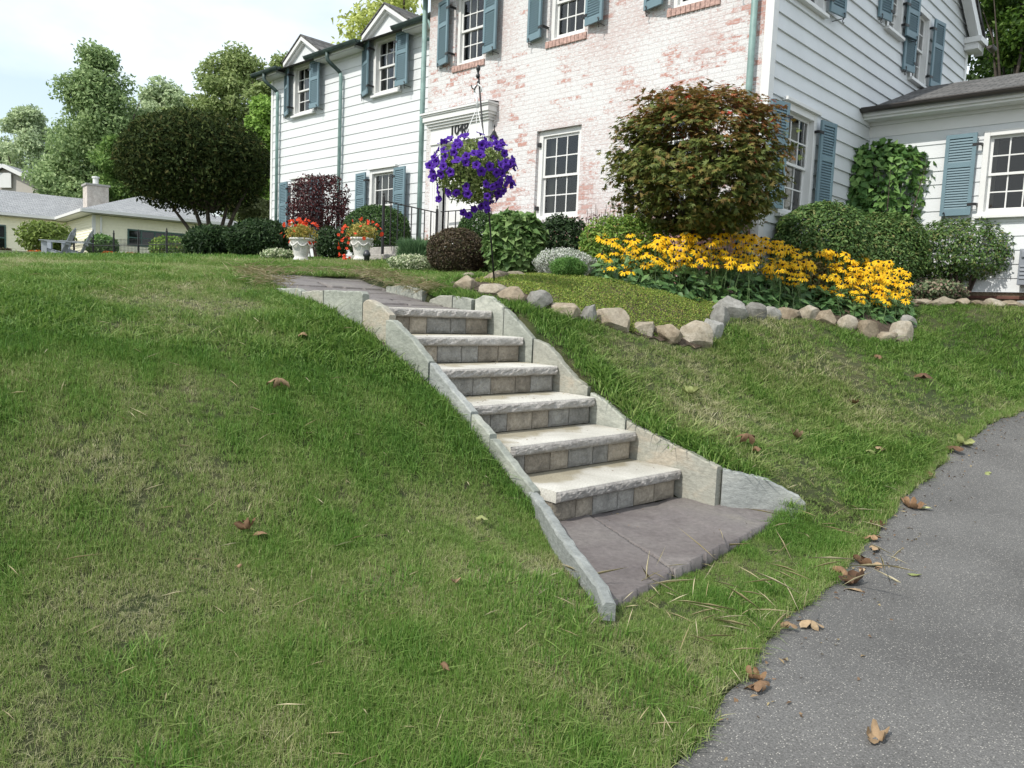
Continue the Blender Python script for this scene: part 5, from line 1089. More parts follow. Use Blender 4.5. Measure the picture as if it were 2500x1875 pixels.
# clumps: label, survey x range, flower y range, flower count, depth
CL=[('airy clump of black eyed susans beside the spirea, at the left end of the bed',1300,1372,505,590,22,8.88),
    ('low black eyed susan clump above the half hidden brown rock',1365,1440,515,580,21,8.93),
    ('black eyed susans in front of the spirea right side',1425,1500,505,572,31,8.98),
    ('tall black eyed susans in front of the maple trunk',1480,1560,503,575,37,9.18),
    ('dense black eyed susans right of the maple trunk',1545,1625,502,580,37,9.33),
    ('black eyed susans below the brick corner',1610,1680,512,590,33,9.48),
    ('black eyed susans left of the wide burning bush, thinning downwards',1665,1740,530,610,31,9.63),
    ('mid bed black eyed susans below the tan seed heads',1725,1800,540,620,33,9.78),
    ('crowded black eyed susans right of the middle',1790,1860,550,640,43,9.78),
    ('thickest black eyed susans in front of the clipped burning bush',1845,1915,562,650,50,9.88),
    ('rightmost black eyed susans leaning over the end rocks',1895,1958,585,655,37,9.98)]
for ci,(lab,x0,x1,y0,y1,nf,dep) in enumerate(CL):
    c=at((x0+x1)/2,(y0+y1)/2+25,dep); g=hz(c[0],c[1]); t=thing('black_eyed_susan',lab,'flowers',(c[0],c[1],g),'black eyed susans in the bed'); st_=MB(); k=DS/FPX*dep
    done=[]
    tries=0
    while len(done)<nf and tries<4000:
        tries+=1
        u=rng.random(); fx=x0-6+(x1-x0+12)*u; fy=y0+(y1-y0)*rng.random()**1.15; 
        if any((fx-a)**2+((fy-b)*1.2)**2<115 for a,b in done): continue
        done.append((fx,fy)); p=at(fx,fy,dep+rng.uniform(-.35,.45)-(fy-y0)/(y1-y0)*.35); rad=rng.uniform(.058,.080)
        tilt=unit(np.array([0,0,1.])+rng.normal(size=3)*.25-CF*.55+np.array([SUN[0],SUN[1],0])*.15)
        f=inst('flower',SM[rng.integers(4)],t,p,orient(tilt,rng.uniform(0,6)),rad); q=bpy.data.objects.new('flower_centre',CM); _link(q,f)
        gx_,gy_=p[0]+rng.normal()*.06,p[1]+rng.normal()*.06; b=np.array([gx_,gy_,hz(gx_,gy_)])
        st_.tube([b,b+(p-b)*.55+rng.normal(size=3)*.015,p-tilt*.004],[.004,.003,.0022],4)
    st_.build('stalks',MT['stalk'],t)
    # basal leaves: broad, dark, layered
    yb=[(1300,606),(1400,622),(1500,650),(1580,652),(1700,664),(1800,676),(1880,690),(1960,694)]
    n=300; fx=rng.uniform(x0-8,x1+8,n); fb=np.interp(fx,[a for a,_ in yb],[b for _,b in yb]); ytop=y0+(y1-y0)*.55; fy=fb-(fb-ytop)*rng.random(n)**1.4
    P=np.array([at(a,b,dep+rng.uniform(-.15,.45)-(b-ytop)/(fb_-ytop)*.45) for a,b,fb_ in zip(fx,fy,fb)]); P[:,2]=np.maximum(P[:,2],h(P[:,0],P[:,1])+.02)
    out=np.tile(-CF*.55,(n,1))+rng.normal(size=(n,3))*.6; T=out*np.array([1,1,.25])+np.array([0,0,-.45]); N=np.array([0,0,.9])+rng.normal(size=(n,3))*.35-CF*.45
    big=np.where(fy>ytop+(fb-ytop)*.35,1.,.55)
    V,F=leafgeo(P,N,rng.uniform(.11,.17,n)*big,rng.uniform(.055,.09,n)*big,T,fold=.12); npmesh('leaves',V,F,G['susan_leaves'],t)
# ------------------------------------------------------------------ urn plantings
BM=flowermesh('begonia_flower',G['red_blooms'],G['orange_blooms'],depth=.2)
for i,(g,z) in enumerate(UR):
    c=g.copy(); c[2]=z+.36; t=thing('urn_planting',['orange red flowers with golden foliage in the left urn','orange red flowers trailing over the left rim of the right urn'][i],'flowers',tuple(c),'flowers growing in the urns')
    n=900; d=unit(rng.normal(size=(n,3))+np.array([0,0,.4])); P=c+d*rng.uniform(.3,1,n)[:,None]*np.array([.25,.25,.16])+np.array([0,0,.06]); V,F=leafgeo(P,d+rng.normal(size=(n,3))*.8,.055,.02); npmesh('foliage',V,F,G['gold_foliage'],t)
    for k in range(46):
        if i==1 and k<20: p=c+CR*rng.uniform(-.36,-.16)+np.array([0,0,rng.uniform(-.34,.10)])-CF*rng.uniform(-.05,.12)
        else:
            d=unit(rng.normal(size=3)+np.array([0,0,.7])-CF*.3); p=c+d*np.array([.31,.31,.20])+np.array([0,0,.08])
        inst('flower',BM,t,p,orient(unit(rng.normal(size=3)+np.array([0,0,.4])-CF*.8),rng.uniform(0,6)),rng.uniform(.045,.07))
# ------------------------------------------------------------------ thyme mound: ground cover in the front of the bed
THY=[(-5.75,5.45),(-5.05,5.2),(-4.6,5.25),(-4.35,5.55),(-4.1,6.0),(-3.95,6.45),(-3.98,7.0),(-4.12,7.5),(-4.4,7.9),(-4.75,7.75),(-5.1,7.35),(-5.7,6.9),(-6.1,6.1)]
n=60000; X=rng.uniform(-6,-3.8,n*2);Y=rng.uniform(5.1,7.7,n*2); k=inpoly(X,Y,THY)&(noise3(np.stack([X*2.6,Y*2.6,X*0],1),1.,5)>-1.05); X,Y=X[k][:n],Y[k][:n]; n=len(X)
Z=h(X,Y)+rng.uniform(.0,.035,n)+.012*noise3(np.stack([X*7,Y*7,X*0],1),1.,6); P=np.stack([X,Y,Z],1)
V,F=leafgeo(P,np.array([0,0,.6])+rng.normal(size=(n,3))*.8,rng.uniform(.012,.024,n),rng.uniform(.006,.011,n),rng.normal(size=(n,3))+np.array([0,0,.8]))
setp(npmesh('ground_cover',V,F,G['thyme_leaves']),'low yellow green thyme carpeting the mound behind the front rocks','ground cover',kind='stuff')
# ------------------------------------------------------------------ grass: one object, blades instanced on scattered points
def blades(n,rad,h0,h1,wd,lean,seed,seg=3):
    r=np.random.default_rng(seed); V=[];F=[]
    for i in range(n):
        a=r.uniform(0,6.28); q=rad*math.sqrt(r.random()); b=np.array([q*math.cos(a),q*math.sin(a),-.01]); H=r.uniform(h0,h1); az=r.uniform(0,6.28); ln=abs(r.normal())*lean; d=np.array([math.cos(az),math.sin(az),0]); p=np.array([-d[1],d[0],0]); w=wd*r.uniform(.7,1.2); s=len(V)
        for j in range(seg):
            t=j/seg; c=b+d*ln*H*t*t+np.array([0,0,H*t*(1-.25*min(ln,1.6)*t)]); ww=w*(1-t*.55)*.5; V+=[c-p*ww,c+p*ww]
        V.append(b+d*ln*H+np.array([0,0,H*(1-.25*min(ln,1.6))]))
        for j in range(seg-1): F.append((s+2*j,s+2*j+1,s+2*j+3,s+2*j+2))
        F.append((s+2*seg-2,s+2*seg-1,s+2*seg,s+2*seg))
    return V,F
def scatter(x0,x1,y0,y1,dens,fn):
    n=int((x1-x0)*(y1-y0)*dens); X=rng.uniform(x0,x1,n);Y=rng.uniform(y0,y1,n); return fn(X,Y)
def visible(X,Y,m=.16):
    Z=h(X,Y); P=np.stack([X,Y,Z],1); z=P@CF; u=(P@CR)/np.maximum(z,.1)*FPX/W0; v=(P@CU)/np.maximum(z,.1)*FPX/W0; return (z>.5)&(np.abs(u)<.5+m)&(v>-.375-m)
def lawnok(X,Y):
    s,q=sq(X,Y); wob=.03*np.sin(X*17+Y*9)
    ok=X<xe(Y)-.015+wob*.9-np.abs(rng.normal(size=len(X)))*.03
    ok&=~((s>-.0)&(s<2.4)&(q>-.70)&(q<.675)); l,r=slabq(s); 
    ok&=~inpoly(X+wob*.6,Y,GEX)
    l,r=pq(s); ok&=~((s>=2.3)&(s<4.72+wob*2)&(q>np.where(s<3.35,-.67,l+wob))&(q<r+wob+np.where(s<3.3,.06,0)))
    ok&=~inpoly(X,Y,BED); ok&=~((X>-18.5)&(X<-4.8)&(Y>9.5)); ok&=Y<12.6; return ok
PTS=[]
def dry(X,Y):
    P=np.stack([X,Y,X*0],1); d=.38+.36*noise3(P*.9,1.,60)+.40*noise3(P*2.7,1.,61)+.16*noise3(P*8.,1.,63)
    s,q=sq(X,Y); near=np.exp(-((np.abs(q)-.70)/.30)**2)*((s>-1.2)&(s<3.4)) # lush along the curbs
    left=np.exp(-(((X+3.1)/1.3)**2+((Y-2.0)/1.1)**2))*.13+np.exp(-(((X+5.2)/1.1)**2+((Y-2.3)/.6)**2))*.15
    far=np.clip((np.hypot(X,Y)-9)/4,0,1)
    edge=np.exp(-((xe(Y)-X)/.07)**2)
    return np.clip(d-.45*near+left-.20*far+.30*edge,0.02,1),near
for (d0,d1,dens,kk,sc) in ((0,3.4,4300,1,1.0),(3.4,5.2,2700,1,1.05),(5.2,8.,1200,2,1.05),(8.,12.5,560,2,1.15),(12.5,19.,200,3,1.25)):
    def fn(X,Y):
        D=np.hypot(X,Y); k=(D>=d0)&(D<d1); X,Y=X[k],Y[k]; k=visible(X,Y); X,Y=X[k],Y[k]; k=lawnok(X,Y); return X[k],Y[k]
    X,Y=scatter(-min(18,d1),0.,-3 if d1<9 else -4,min(d1,12.6),dens,fn); n=len(X); t,near=dry(X,Y)
    P=np.stack([X,Y,X*0],1); hgt=np.clip(.66+.22*noise3(P*1.7,1.,62)+.25*near*np.where(sq(X,Y)[0]<1.,1,np.where(sq(X,Y)[1]<0,-.35,.2))-.25*t+.15*(t<.25)-.25*(xe(Y)-X<.10)-.35*inpoly(X,Y,[(-2.6,3.4),(-2.3,5.3),(-1.78,5.3),(-1.66,3.0),(-1.8,2.5),(-2.2,2.6)]),.30,1.2)*sc
    thin=rng.random(n)<(1.0-.25*np.clip(t-.6,0,.4)/.4); X,Y,t,hgt=X[thin],Y[thin],t[thin],hgt[thin]; n=len(X)
    PTS.append((X,Y,h(X,Y),t,hgt,np.full(n,kk)))
# taller tufts in front of the landing and along the driveway edge
def tuft(X,Y):
    s,q=sq(X,Y); k=lawnok(X,Y)&(X<xe(Y)-.10)&((X-s*0)>-1.78+.0*Y)|(lawnok(X,Y)&(Y<2.75)&(X<xe(Y)-.1)); return X[k],Y[k]
X,Y=scatter(-2.3,-1.15,2.2,5.3,520,tuft); k=noise3(np.stack([X*4,Y*4,X*0],1),1.,71)>-.15; X,Y=X[k],Y[k]; PTS.append((X,Y,h(X,Y),rng.uniform(.0,.4,len(X)),rng.uniform(.65,1.1,len(X))*np.where(inpoly(X,Y,[(-2.45,3.6),(-2.3,5.3),(-1.75,5.3),(-1.72,3.2),(-1.9,3.2)]),.5,1),np.full(len(X),1)))
X,Y=scatter(-2.6,-1.1,.8,2.6,420,lambda X,Y:(lambda k:(X[k],Y[k]))(lawnok(X,Y)&visible(X,Y)&(X<xe(Y)-.08))); k=noise3(np.stack([X*3.3,Y*3.3,X*0],1),1.,73)>.05; X,Y=X[k],Y[k]; PTS.append((X,Y,h(X,Y),rng.uniform(.0,.4,len(X)),rng.uniform(.7,1.1,len(X)),np.full(len(X),1)))
Y=rng.uniform(1.6,10.5,2600); X=xe(Y)-np.abs(rng.normal(size=2600))*.05-.005; k=visible(X,Y)&(rng.random(2600)<np.where(Y<5,1,.6)); X,Y=X[k],Y[k]; PTS.append((X,Y,h(X,Y),rng.uniform(.15,.85,len(X)),rng.uniform(.4,.85,len(X)),np.full(len(X),1)))
PX,PY_,PZ,PT_,PH,PK=[np.concatenate([p[i] for p in PTS]) for i in range(6)]
src=[blades(15,.05,.035,.085,.0048,.9,1),blades(15,.05,.03,.08,.0048,1.3,2),blades(13,.06,.035,.08,.0085,.9,3),blades(13,.06,.03,.085,.0085,1.3,4),blades(12,.09,.04,.085,.017,.9,5),blades(12,.09,.035,.08,.017,1.2,6)]
V=[];F=[];ID=[]
for i,(v,f) in enumerate(src):
    b=len(V); V+=[tuple(x) for x in v]; F+=[tuple(dict.fromkeys(j+b for j in q)) for q in f]; ID+=[i+1]*len(v)
nb=len(V); V+=list(zip(PX.tolist(),PY_.tolist(),PZ.tolist())); npt=len(PX)
me=bpy.data.meshes.new('grass'); me.from_pydata(V,[],F)
def attr(nm,tp,arr,default=0):
    a=me.attributes.new(nm,tp,'POINT'); full=np.concatenate([np.full(nb,default),arr]) if tp!='FLOAT_VECTOR' else arr
    a.data.foreach_set('value' if tp!='FLOAT_VECTOR' else 'vector',np.asarray(full,np.float32 if tp!='INT' else np.int32).ravel())
attr('src','INT',np.zeros(npt)); me.attributes['src'].data.foreach_set('value',np.array(ID+[0]*npt,np.int32))
attr('tint','FLOAT',np.clip(PT_*.58+rng.normal(size=npt)*.05,0,1)); attr('hgt','FLOAT',PH*rng.uniform(.8,1.2,npt)); attr('pick','INT',(PK-1)*2+rng.integers(0,2,npt))
rot=np.zeros((nb+npt,3)); e=.05; gxn=(h(PX+e,PY_)-h(PX-e,PY_))/(2*e); gyn=(h(PX,PY_+e)-h(PX,PY_-e))/(2*e)
rot[nb:,2]=rng.uniform(0,6.28,npt); rot[nb:,0]=np.arctan(gyn)*.5+rng.normal(size=npt)*.12; rot[nb:,1]=-np.arctan(gxn)*.5+rng.normal(size=npt)*.12
attr('rot','FLOAT_VECTOR',rot)
me.materials.append(leafmat('grass_blades',[(0,(.060,.150,.020)),(.22,(.118,.238,.038)),(.42,(.180,.285,.062)),(.58,(.25,.32,.095)),(.76,(.38,.375,.19)),(1,(.57,.53,.35))],trans=.3,inst_tint=True,rough=.55,spec=.35)); me.update()
go=bpy.data.objects.new('grass',me); COL.objects.link(go); setp(go,'mown lawn grass, lush by the curbs and dry in patches','grass',kind='stuff')
ng=bpy.data.node_groups.new('grass_scatter','GeometryNodeTree'); ng.interface.new_socket('Geometry',in_out='INPUT',socket_type='NodeSocketGeometry'); ng.interface.new_socket('Geometry',in_out='OUTPUT',socket_type='NodeSocketGeometry')
gn,gl_=ng.nodes,ng.links; gi=gn.new('NodeGroupInput'); go_=gn.new('NodeGroupOutput')
def named(nm,tp):
    q=gn.new('GeometryNodeInputNamedAttribute'); q.data_type=tp; q.inputs['Name'].default_value=nm; return [o for o in q.outputs if o.enabled][0]
def sep(val):
    cm=gn.new('FunctionNodeCompare'); cm.data_type='INT'; cm.operation='EQUAL'; ii=[i for i in cm.inputs if i.enabled]; gl_.new(named('src','INT'),ii[0]); ii[1].default_value=val
    sg=gn.new('GeometryNodeSeparateGeometry'); sg.domain='POINT'; gl_.new(gi.outputs[0],sg.inputs['Geometry']); gl_.new(cm.outputs[0],sg.inputs['Selection']); return sg.outputs['Selection']
jn=gn.new('GeometryNodeJoinGeometry')
for v in range(6,0,-1):
    g2=gn.new('GeometryNodeGeometryToInstance'); gl_.new(sep(v),g2.inputs[0]); gl_.new(g2.outputs[0],jn.inputs[0])
iop=gn.new('GeometryNodeInstanceOnPoints'); iop.inputs['Pick Instance'].default_value=True
gl_.new(sep(0),iop.inputs['Points']); gl_.new(jn.outputs[0],iop.inputs['Instance']); gl_.new(named('pick','INT'),iop.inputs['Instance Index'])
e2r=gn.new('FunctionNodeEulerToRotation'); gl_.new(named('rot','FLOAT_VECTOR'),e2r.inputs[0]); gl_.new(e2r.outputs[0],iop.inputs['Rotation']); gl_.new(named('hgt','FLOAT'),iop.inputs['Scale']); gl_.new(iop.outputs[0],go_.inputs[0])
md=go.modifiers.new('scatter','NODES'); md.node_group=ng
# dry straw lying on the lawn, thick at the path end and below the landing
MT['straw']=leafmat('dry_straw',[(0,(.30,.25,.13)),(.5,(.45,.39,.23)),(1,(.60,.54,.37))],trans=.15)
def straw(X,Y,L,lift=.03):
    n=len(X); Z=h(X,Y)+lift*rng.uniform(.6,1.6,n); a=rng.uniform(0,6.28,n); T=np.stack([np.cos(a),np.sin(a),rng.normal(size=n)*.18],1)
    T[:,2]+=(h(X+T[:,0]*.1,Y+T[:,1]*.1)-h(X,Y))/.1; return leafgeo(np.stack([X,Y,Z],1),np.array([0,0,1.])+rng.normal(size=(n,3))*.3,L*rng.uniform(.5,1.3,n),.0042,T,fold=.1)
gs=[]
X,Y=scatter(-8,-1.2,-1,6.5,15,lambda X,Y:(lambda k:(X[k],Y[k]))(lawnok(X,Y)&visible(X,Y,.03))); gs.append(straw(X,Y,.11))
X,Y=scatter(-2.2,-1.15,2.1,5.2,95,lambda X,Y:(lambda k:(X[k],Y[k]))(lawnok(X,Y)&(noise3(np.stack([X*3,Y*3,X*0],1),1.,91)>.05))); gs.append(straw(X,Y,.17,.06))
X,Y=scatter(-2.0,-1.3,2.8,4.9,30,lambda X,Y:(X,Y)); gs.append(straw(X,Y,.26,.09))
s_=rng.uniform(2.9,5.1,1500); side=rng.random(1500); l,r=pq(s_); q_=np.where(side<.5,l+rng.normal(size=1500)*.10-.05,r+rng.normal(size=1500)*.12+.05); q_=np.where(s_>4.55,rng.uniform(-.4,1.2,1500),q_); q_=np.where((s_<3.4)&(q_<0),.70+rng.normal(size=1500)*.05,q_)
P=np.array([S(a,b) for a,b in zip(s_,q_)]); gs.append(straw(P[:,0],P[:,1],.15,.055))
V,F=cat(gs); setp(npmesh('dry_straw',V,F,MT['straw']),'dry straw and clippings lying on the lawn and path edge','straw',kind='stuff')
# crumbs of debris on treads, slab and along the driveway edge
gs=[]
n=260; yy=rng.uniform(2,9.5,n); X=xe(yy)+np.abs(rng.normal(size=n))*.16; Z=h(X,yy)+.006; gs.append(leafgeo(np.stack([X,yy,Z],1),np.array([0,0,1.])+rng.normal(size=(n,3))*.5,rng.uniform(.012,.035,n),rng.uniform(.006,.018,n)))
n=90; s_=rng.uniform(-.8,2.2,n); q_=rng.uniform(-.55,.55,n); z_=np.where(s_<.04,SLABZ,P0[2]+np.floor(np.maximum(s_-.02,0)/RUN)*RISE)+.008; P=np.array([S(a,b,c_) for a,b,c_ in zip(s_,q_,z_)]); gs.append(leafgeo(P,np.array([0,0,1.])+rng.normal(size=(n,3))*.3,rng.uniform(.008,.03,n),.006))
V,F=cat(gs); setp(npmesh('leaf_litter',V,F,leafmat('litter_brown',[(0,(.08,.05,.03)),(.6,(.22,.14,.08)),(1,(.34,.28,.15))],trans=.1)),'crumbs of dead leaf along the driveway edge and on the steps','litter',kind='stuff')
# ------------------------------------------------------------------ fallen leaves
def leafmesh(seed,lobes,curl):
    """dry lobed leaf, curled up"""
    r=np.random.default_rng(seed); O=[]
    n=lobes*6
    for k in range(n):
        a=2*math.pi*k/n; lob=abs(math.cos(lobes*a/2))**.8 if lobes>1 else 1; rad=.42+.58*lob
        if lobes==1: rad=1.0*(abs(math.cos(a))*.75+.30)
        O.append((rad*math.cos(a)*r.uniform(.9,1.1),rad*math.sin(a)*(1 if lobes>1 else .75)*r.uniform(.9,1.1)))
    V=[(0,0,0)];R=4
    for j in range(1,R+1):
        for x,y in O: V.append((x*j/R,y*j/R,0))
    V=np.array(V,float); cr_=r.uniform(.7,1.3)*curl; ax=r.uniform(0,3.14); u=V[:,0]*math.cos(ax)+V[:,1]*math.sin(ax); v=-V[:,0]*math.sin(ax)+V[:,1]*math.cos(ax)
    th=v*1.9*cr_; z=(1-np.cos(th))*.42+u*u*.28*cr_+noise3(V*3,1.,seed)*.16; v2=np.sin(th)/(1.9*cr_+1e-6); V=np.stack([u,v2,z],1); V[:,2]-=V[:,2].min()
    F=[(0,1+k,1+(k+1)%n) for k in range(n)]
    for j in range(R-1):
        for k in range(n): F.append((1+j*n+k,1+(j+1)*n+k,1+(j+1)*n+(k+1)%n,1+j*n+(k+1)%n))
    return V,F
LFM=[stone('dry_brown_leaf',[(.3,(.10,.055,.03)),(.6,(.24,.145,.08)),(.8,(.34,.22,.12))],sc=5,fsc=30,bump=.3,rough=.7),stone('dry_tan_leaf',[(.3,(.24,.16,.09)),(.6,(.38,.27,.16)),(.8,(.46,.35,.22))],sc=5,fsc=30,bump=.3,rough=.7),stone('faded_green_leaf',[(.3,(.20,.23,.08)),(.7,(.42,.42,.20))],sc=5,fsc=30,bump=.2,rough=.6)]
LV=[(1893,1598,60,'large lobed tan leaf lying alone on the asphalt near the bottom edge',1,5,1.0,0),
 (1747,1358,46,'curled tan maple leaf where asphalt meets grass',1,5,1.1,0),(1700,1362,34,'crumpled tan leaf tucked beside the curled maple leaf',1,3,1.4,0),
 (1843,1262,58,'long folded brown leaf at the driveway edge',0,3,1.6,0),(1815,1246,42,'dark rolled leaf beside the long folded leaf',0,3,1.7,0),(1845,1278,34,'flat tan leaf just below the long folded leaf',1,1,.7,0),
 (1862,1222,38,'rolled brown leaf half on the grass edge',0,3,1.6,0),(1893,1226,32,'tan oval leaf with a dark tip on the asphalt',1,1,1.2,0),(1862,1233,20,'tiny tan leaf below the rolled leaves',1,1,.6,0),
 (1628,1470,46,'red brown lobed leaf in the grass edge, upper of a pair',0,5,1.2,0),(1640,1492,44,'red brown leaf on the asphalt edge, lower of a pair',0,5,1.3,0),(1622,1497,30,'narrow brown leaf leaning on the grass edge',0,1,1.4,0),
 (1668,1470,14,'small reddish leaf scrap on the asphalt',0,1,.8,0),(1684,1440,14,'small tan leaf scrap on the asphalt',1,1,.8,0),(1638,1616,18,'pale chip of leaf on the asphalt near the bottom',1,1,.5,0),
 (1894,1140,34,'orange brown leaf on the driveway edge above the leaf heap',0,5,1.3,0),(1882,1168,34,'red brown leaf in the heap on the driveway edge',0,5,1.2,0),(1890,1190,26,'tan leaf at the bottom of the small heap',1,3,1.1,0),
 (1965,1098,44,'olive brown curled leaf at the grass edge',0,5,1.4,0),(2000,1103,26,'greenish leaf strip on the asphalt',2,1,1.0,0),(2006,1028,28,'red brown leaf on the grass edge',0,1,1.3,0),
 (2078,962,40,'pale yellow green leaf cluster on the edge far up the driveway',2,5,1.1,0),(2060,975,34,'brown leaf beside the pale leaf cluster',0,3,1.3,0),(2130,1027,22,'green leaf lying on the asphalt far up the driveway',2,3,.8,0),(1975,1245,24,'yellow green leaf lying on the open asphalt',2,1,.8,0),
 (1608,970,52,'large brown curled leaf on the right lawn',0,5,1.4,.03),(1635,985,30,'dark leaf touching the large curled leaf',0,3,1.5,.03),(1717,953,34,'upright tan leaf on the right lawn',1,5,1.3,.03),(1898,982,30,'pale curled leaf on the lawn below the bed',1,5,1.1,.03),(1880,990,26,'olive leaf left of the pale curled leaf',2,3,1.2,.03),
 (1845,880,34,'dark leaf on the lawn below the end rocks',0,3,1.3,.03),(1992,826,38,'brown twisted leaf on the lawn right of the bed',0,3,1.5,.03),(1895,782,26,'orange leaf on the lawn close to the end rocks',0,5,1.1,.03),
 (1492,860,40,'whitish upturned leaf on the lawn above the steps',2,5,1.2,.03),(655,742,42,'dark brown curled leaf on the left lawn, uppermost',0,3,1.6,.03),(603,852,52,'large folded tan leaf on the left lawn',1,5,1.4,.03),(535,1160,46,'reddish curled leaf in the left lawn',0,5,1.5,.03),(562,1172,34,'flat brown leaf strip beside the reddish leaf',0,1,1.3,.03),
 (518,1245,24,'pale leaf standing in the left lawn',1,1,1.3,.03),(985,1275,30,'narrow orange leaf upright in the grass below the curb',1,1,1.5,.03),(960,1465,34,'brown leaf sunk in the dry patch at the bottom',0,5,1.3,.03),(1040,1140,32,'yellowish leaf in the grass left of the lowest curb stone',2,3,1.2,.03),(1500,1590,22,'orange leaf bit in the grass at the bottom',0,3,1.2,.03)]
for i,(x,y,wp,lab,mi,lb,cu,lift) in enumerate(LV):
    p=gp(x,y); sz=wp*DS/FPX*(p@CF)*(.66 if lift==0 else .52); V,F=leafmesh(500+i,lb,cu); V[:,2]=(V[:,2].max()-V[:,2])*.8 if i%3 else V[:,2]; V=V*sz; a=rng.uniform(0,6.28); c_,s__=math.cos(a),math.sin(a); V=np.stack([V[:,0]*c_-V[:,1]*s__,V[:,0]*s__+V[:,1]*c_,V[:,2]],1)
    mb=MB(); mb.add(V,F); o=mb.build('fallen_leaf',LFM[mi],smooth=True); o.location=(p[0],p[1],p[2]+.004+lift); o.rotation_euler=(rng.normal()*.15,rng.normal()*.15,0); setp(o,lab,'leaf','fallen leaves')
# ------------------------------------------------------------------ garden chairs on the far lawn
CHP=plain('grey_chair_paint',(.33,.36,.39),.6,var=.08)
def chair(pos,rz,lab):
    t=thing('garden_chair',lab,'chair',pos,'slatted garden chairs',rz); 
    def L(mb,name): 
        ORG[t.name]=np.zeros(3); return mb.build(name,CHP,t)
    for s_ in(-1,1):
        mb=MB(); mb.box((.28,s_*.30-.05*(s_>0) ,0),(.38,s_*.30+.05*(s_<0)+.0,.55)); mb.box((.26,s_*.33-.012,0),(.41,s_*.33+.012,.55)); L(mb,'front_leg')
        mb=MB(); V=[(.36,.34),(.36,.22),(-.62,.0),(-.74,.0),(-.70,.06)]; mb.poly([(x,s_*.285-.012,z) for x,z in V],[(x,s_*.285+.012,z) for x,z in V]); ORG[t.name]=np.zeros(3); mb.build('seat_rail',CHP,t,fixn=True)
        mb=MB(); V=[(.46,s_*.26),(.46,s_*.40),(.0,s_*.42),(-.42,s_*.36),(-.42,s_*.30),(.1,s_*.28)]; mb.poly([(x,y,.585) for x,y in V],[(x,y,.56) for x,y in V]); ORG[t.name]=np.zeros(3); mb.build('armrest',CHP,t,fixn=True)
    for k in range(6):
        x=.36-k*.085; z=.352-k*.020; mb=MB(); mb.box((x-.037,-.30,z-.01),(x+.037,.30,z+.01)); L(mb,'seat_slat')
    for k in range(7):
        y=(k-3)*.085; top=1.02-.028*abs(k-3)**1.5; b=np.array([-.10,y*.85,.22]); e_=np.array([-.10-(top-.22)*.46,y*1.12,top]); mb=MB(); mb.bar(b,e_,.074,.018,up=(1,0,.4)); L(mb,'back_slat')
    for (x,z,w_) in((-.235,.50,.62),(-.37,.80,.52)): mb=MB(); mb.box((x-.035,-w_/2,z-.03),(x-.012,w_/2,z+.03)); L(mb,'back_brace')
dirl=math.atan2(-CR[1],-CR[0])
for (x,d,dr_,lab) in((128,24.5,.30,'grey wooden garden chair facing left on the far lawn, nearer one'),(168,25.6,.36,'grey wooden garden chair behind the nearer one, only its back showing')):
    p=at(x,558,d); chair((p[0],p[1],p[2]-.06),dirl+dr_,lab)
# ------------------------------------------------------------------ iron fence
fp=[at(x,557,d) for x,d in((118,44),(160,42.5),(201,41),(246,39.5),(299,38),(360,36.3),(418,34.6))]
ft=thing('metal_fence','low black metal fence in front of the neighbouring house','fence',tuple(fp[3]))
for i,p in enumerate(fp):
    mb=MB(); mb.bar(p-np.array([0,0,.5]),p+np.array([0,0,1.22]),.065); mb.lathe([(0,.14),(.02,.12),(.035,.06),(.02,.02),(.05,.0),(.05,-.03)],tuple(p+np.array([0,0,1.22])),8); mb.build('post',MT['iron'],ft)
    if i:
        a=fp[i-1]; mb=MB(); n=int(np.linalg.norm(p-a)/.13)
        for k in range(1,n): q=a+(p-a)*k/n; mb.bar(q+np.array([0,0,-.2]),q+np.array([0,0,.93]),.012)
        for z in np.arange(-.1,.9,.16): mb.bar(a+np.array([0,0,z]),p+np.array([0,0,z]),.010)
        for z in(.62,): mb.bar(a+np.array([0,0,z]),p+np.array([0,0,z]),.04)
        mb.build('mesh_panel',MT['iron'],ft)
# ------------------------------------------------------------------ neighbouring cream house
E0,E1,E2,E3=at(175.6,449.7,45),at(533,488,51),at(88,465.6,50.6),at(18.5,459,49.4)
ax=unit(np.array([*(E1-E0)[:2],0])); ay=np.array([-ax[1],ax[0],0.]); 
if ay@(E2-E0)<0: ay=-ay
zE=E0[2]; zG=at(223,556,45)[2]-.4; nh=thing('neighbour_house','single storey cream house with grey hip roof beyond the lawn','house',(E0[0],E0[1],zG)); ov=.75
def NP(a,b,z): return np.array([E0[0],E0[1],0])+ax*a+ay*b+np.array([0,0,z])
LA=float((E1-E0)@ax); LBk=float((E2-E0)@ay)+ov; Wt=zE-.22
def lap(fr0,dirv,n_,u0,u1,z0,z1,opens,name='wall'):
    f=Fr(fr0,dirv,n_); mb=MB(); z=z0; k=0
    while z<z1:
        zb=min(z+.16,z1); iv=[(u0,u1)]
        for o in opens:
            if o[2]<(z+zb)/2<o[3]: iv=[x for p,q in iv for x in ((p,min(q,o[0])),(max(p,o[1]),q)) if x[1]>x[0]]
        for p,q in iv: mb.quad(f.p(p,.025,z),f.p(q,.025,z),f.p(q,0,zb),f.p(p,0,zb)); mb.quad(f.p(p,0,z),f.p(q,0,z),f.p(q,.025,z),f.p(p,.025,z))
        z+=.16
    return mb.build(name,MT['cream'],nh),f
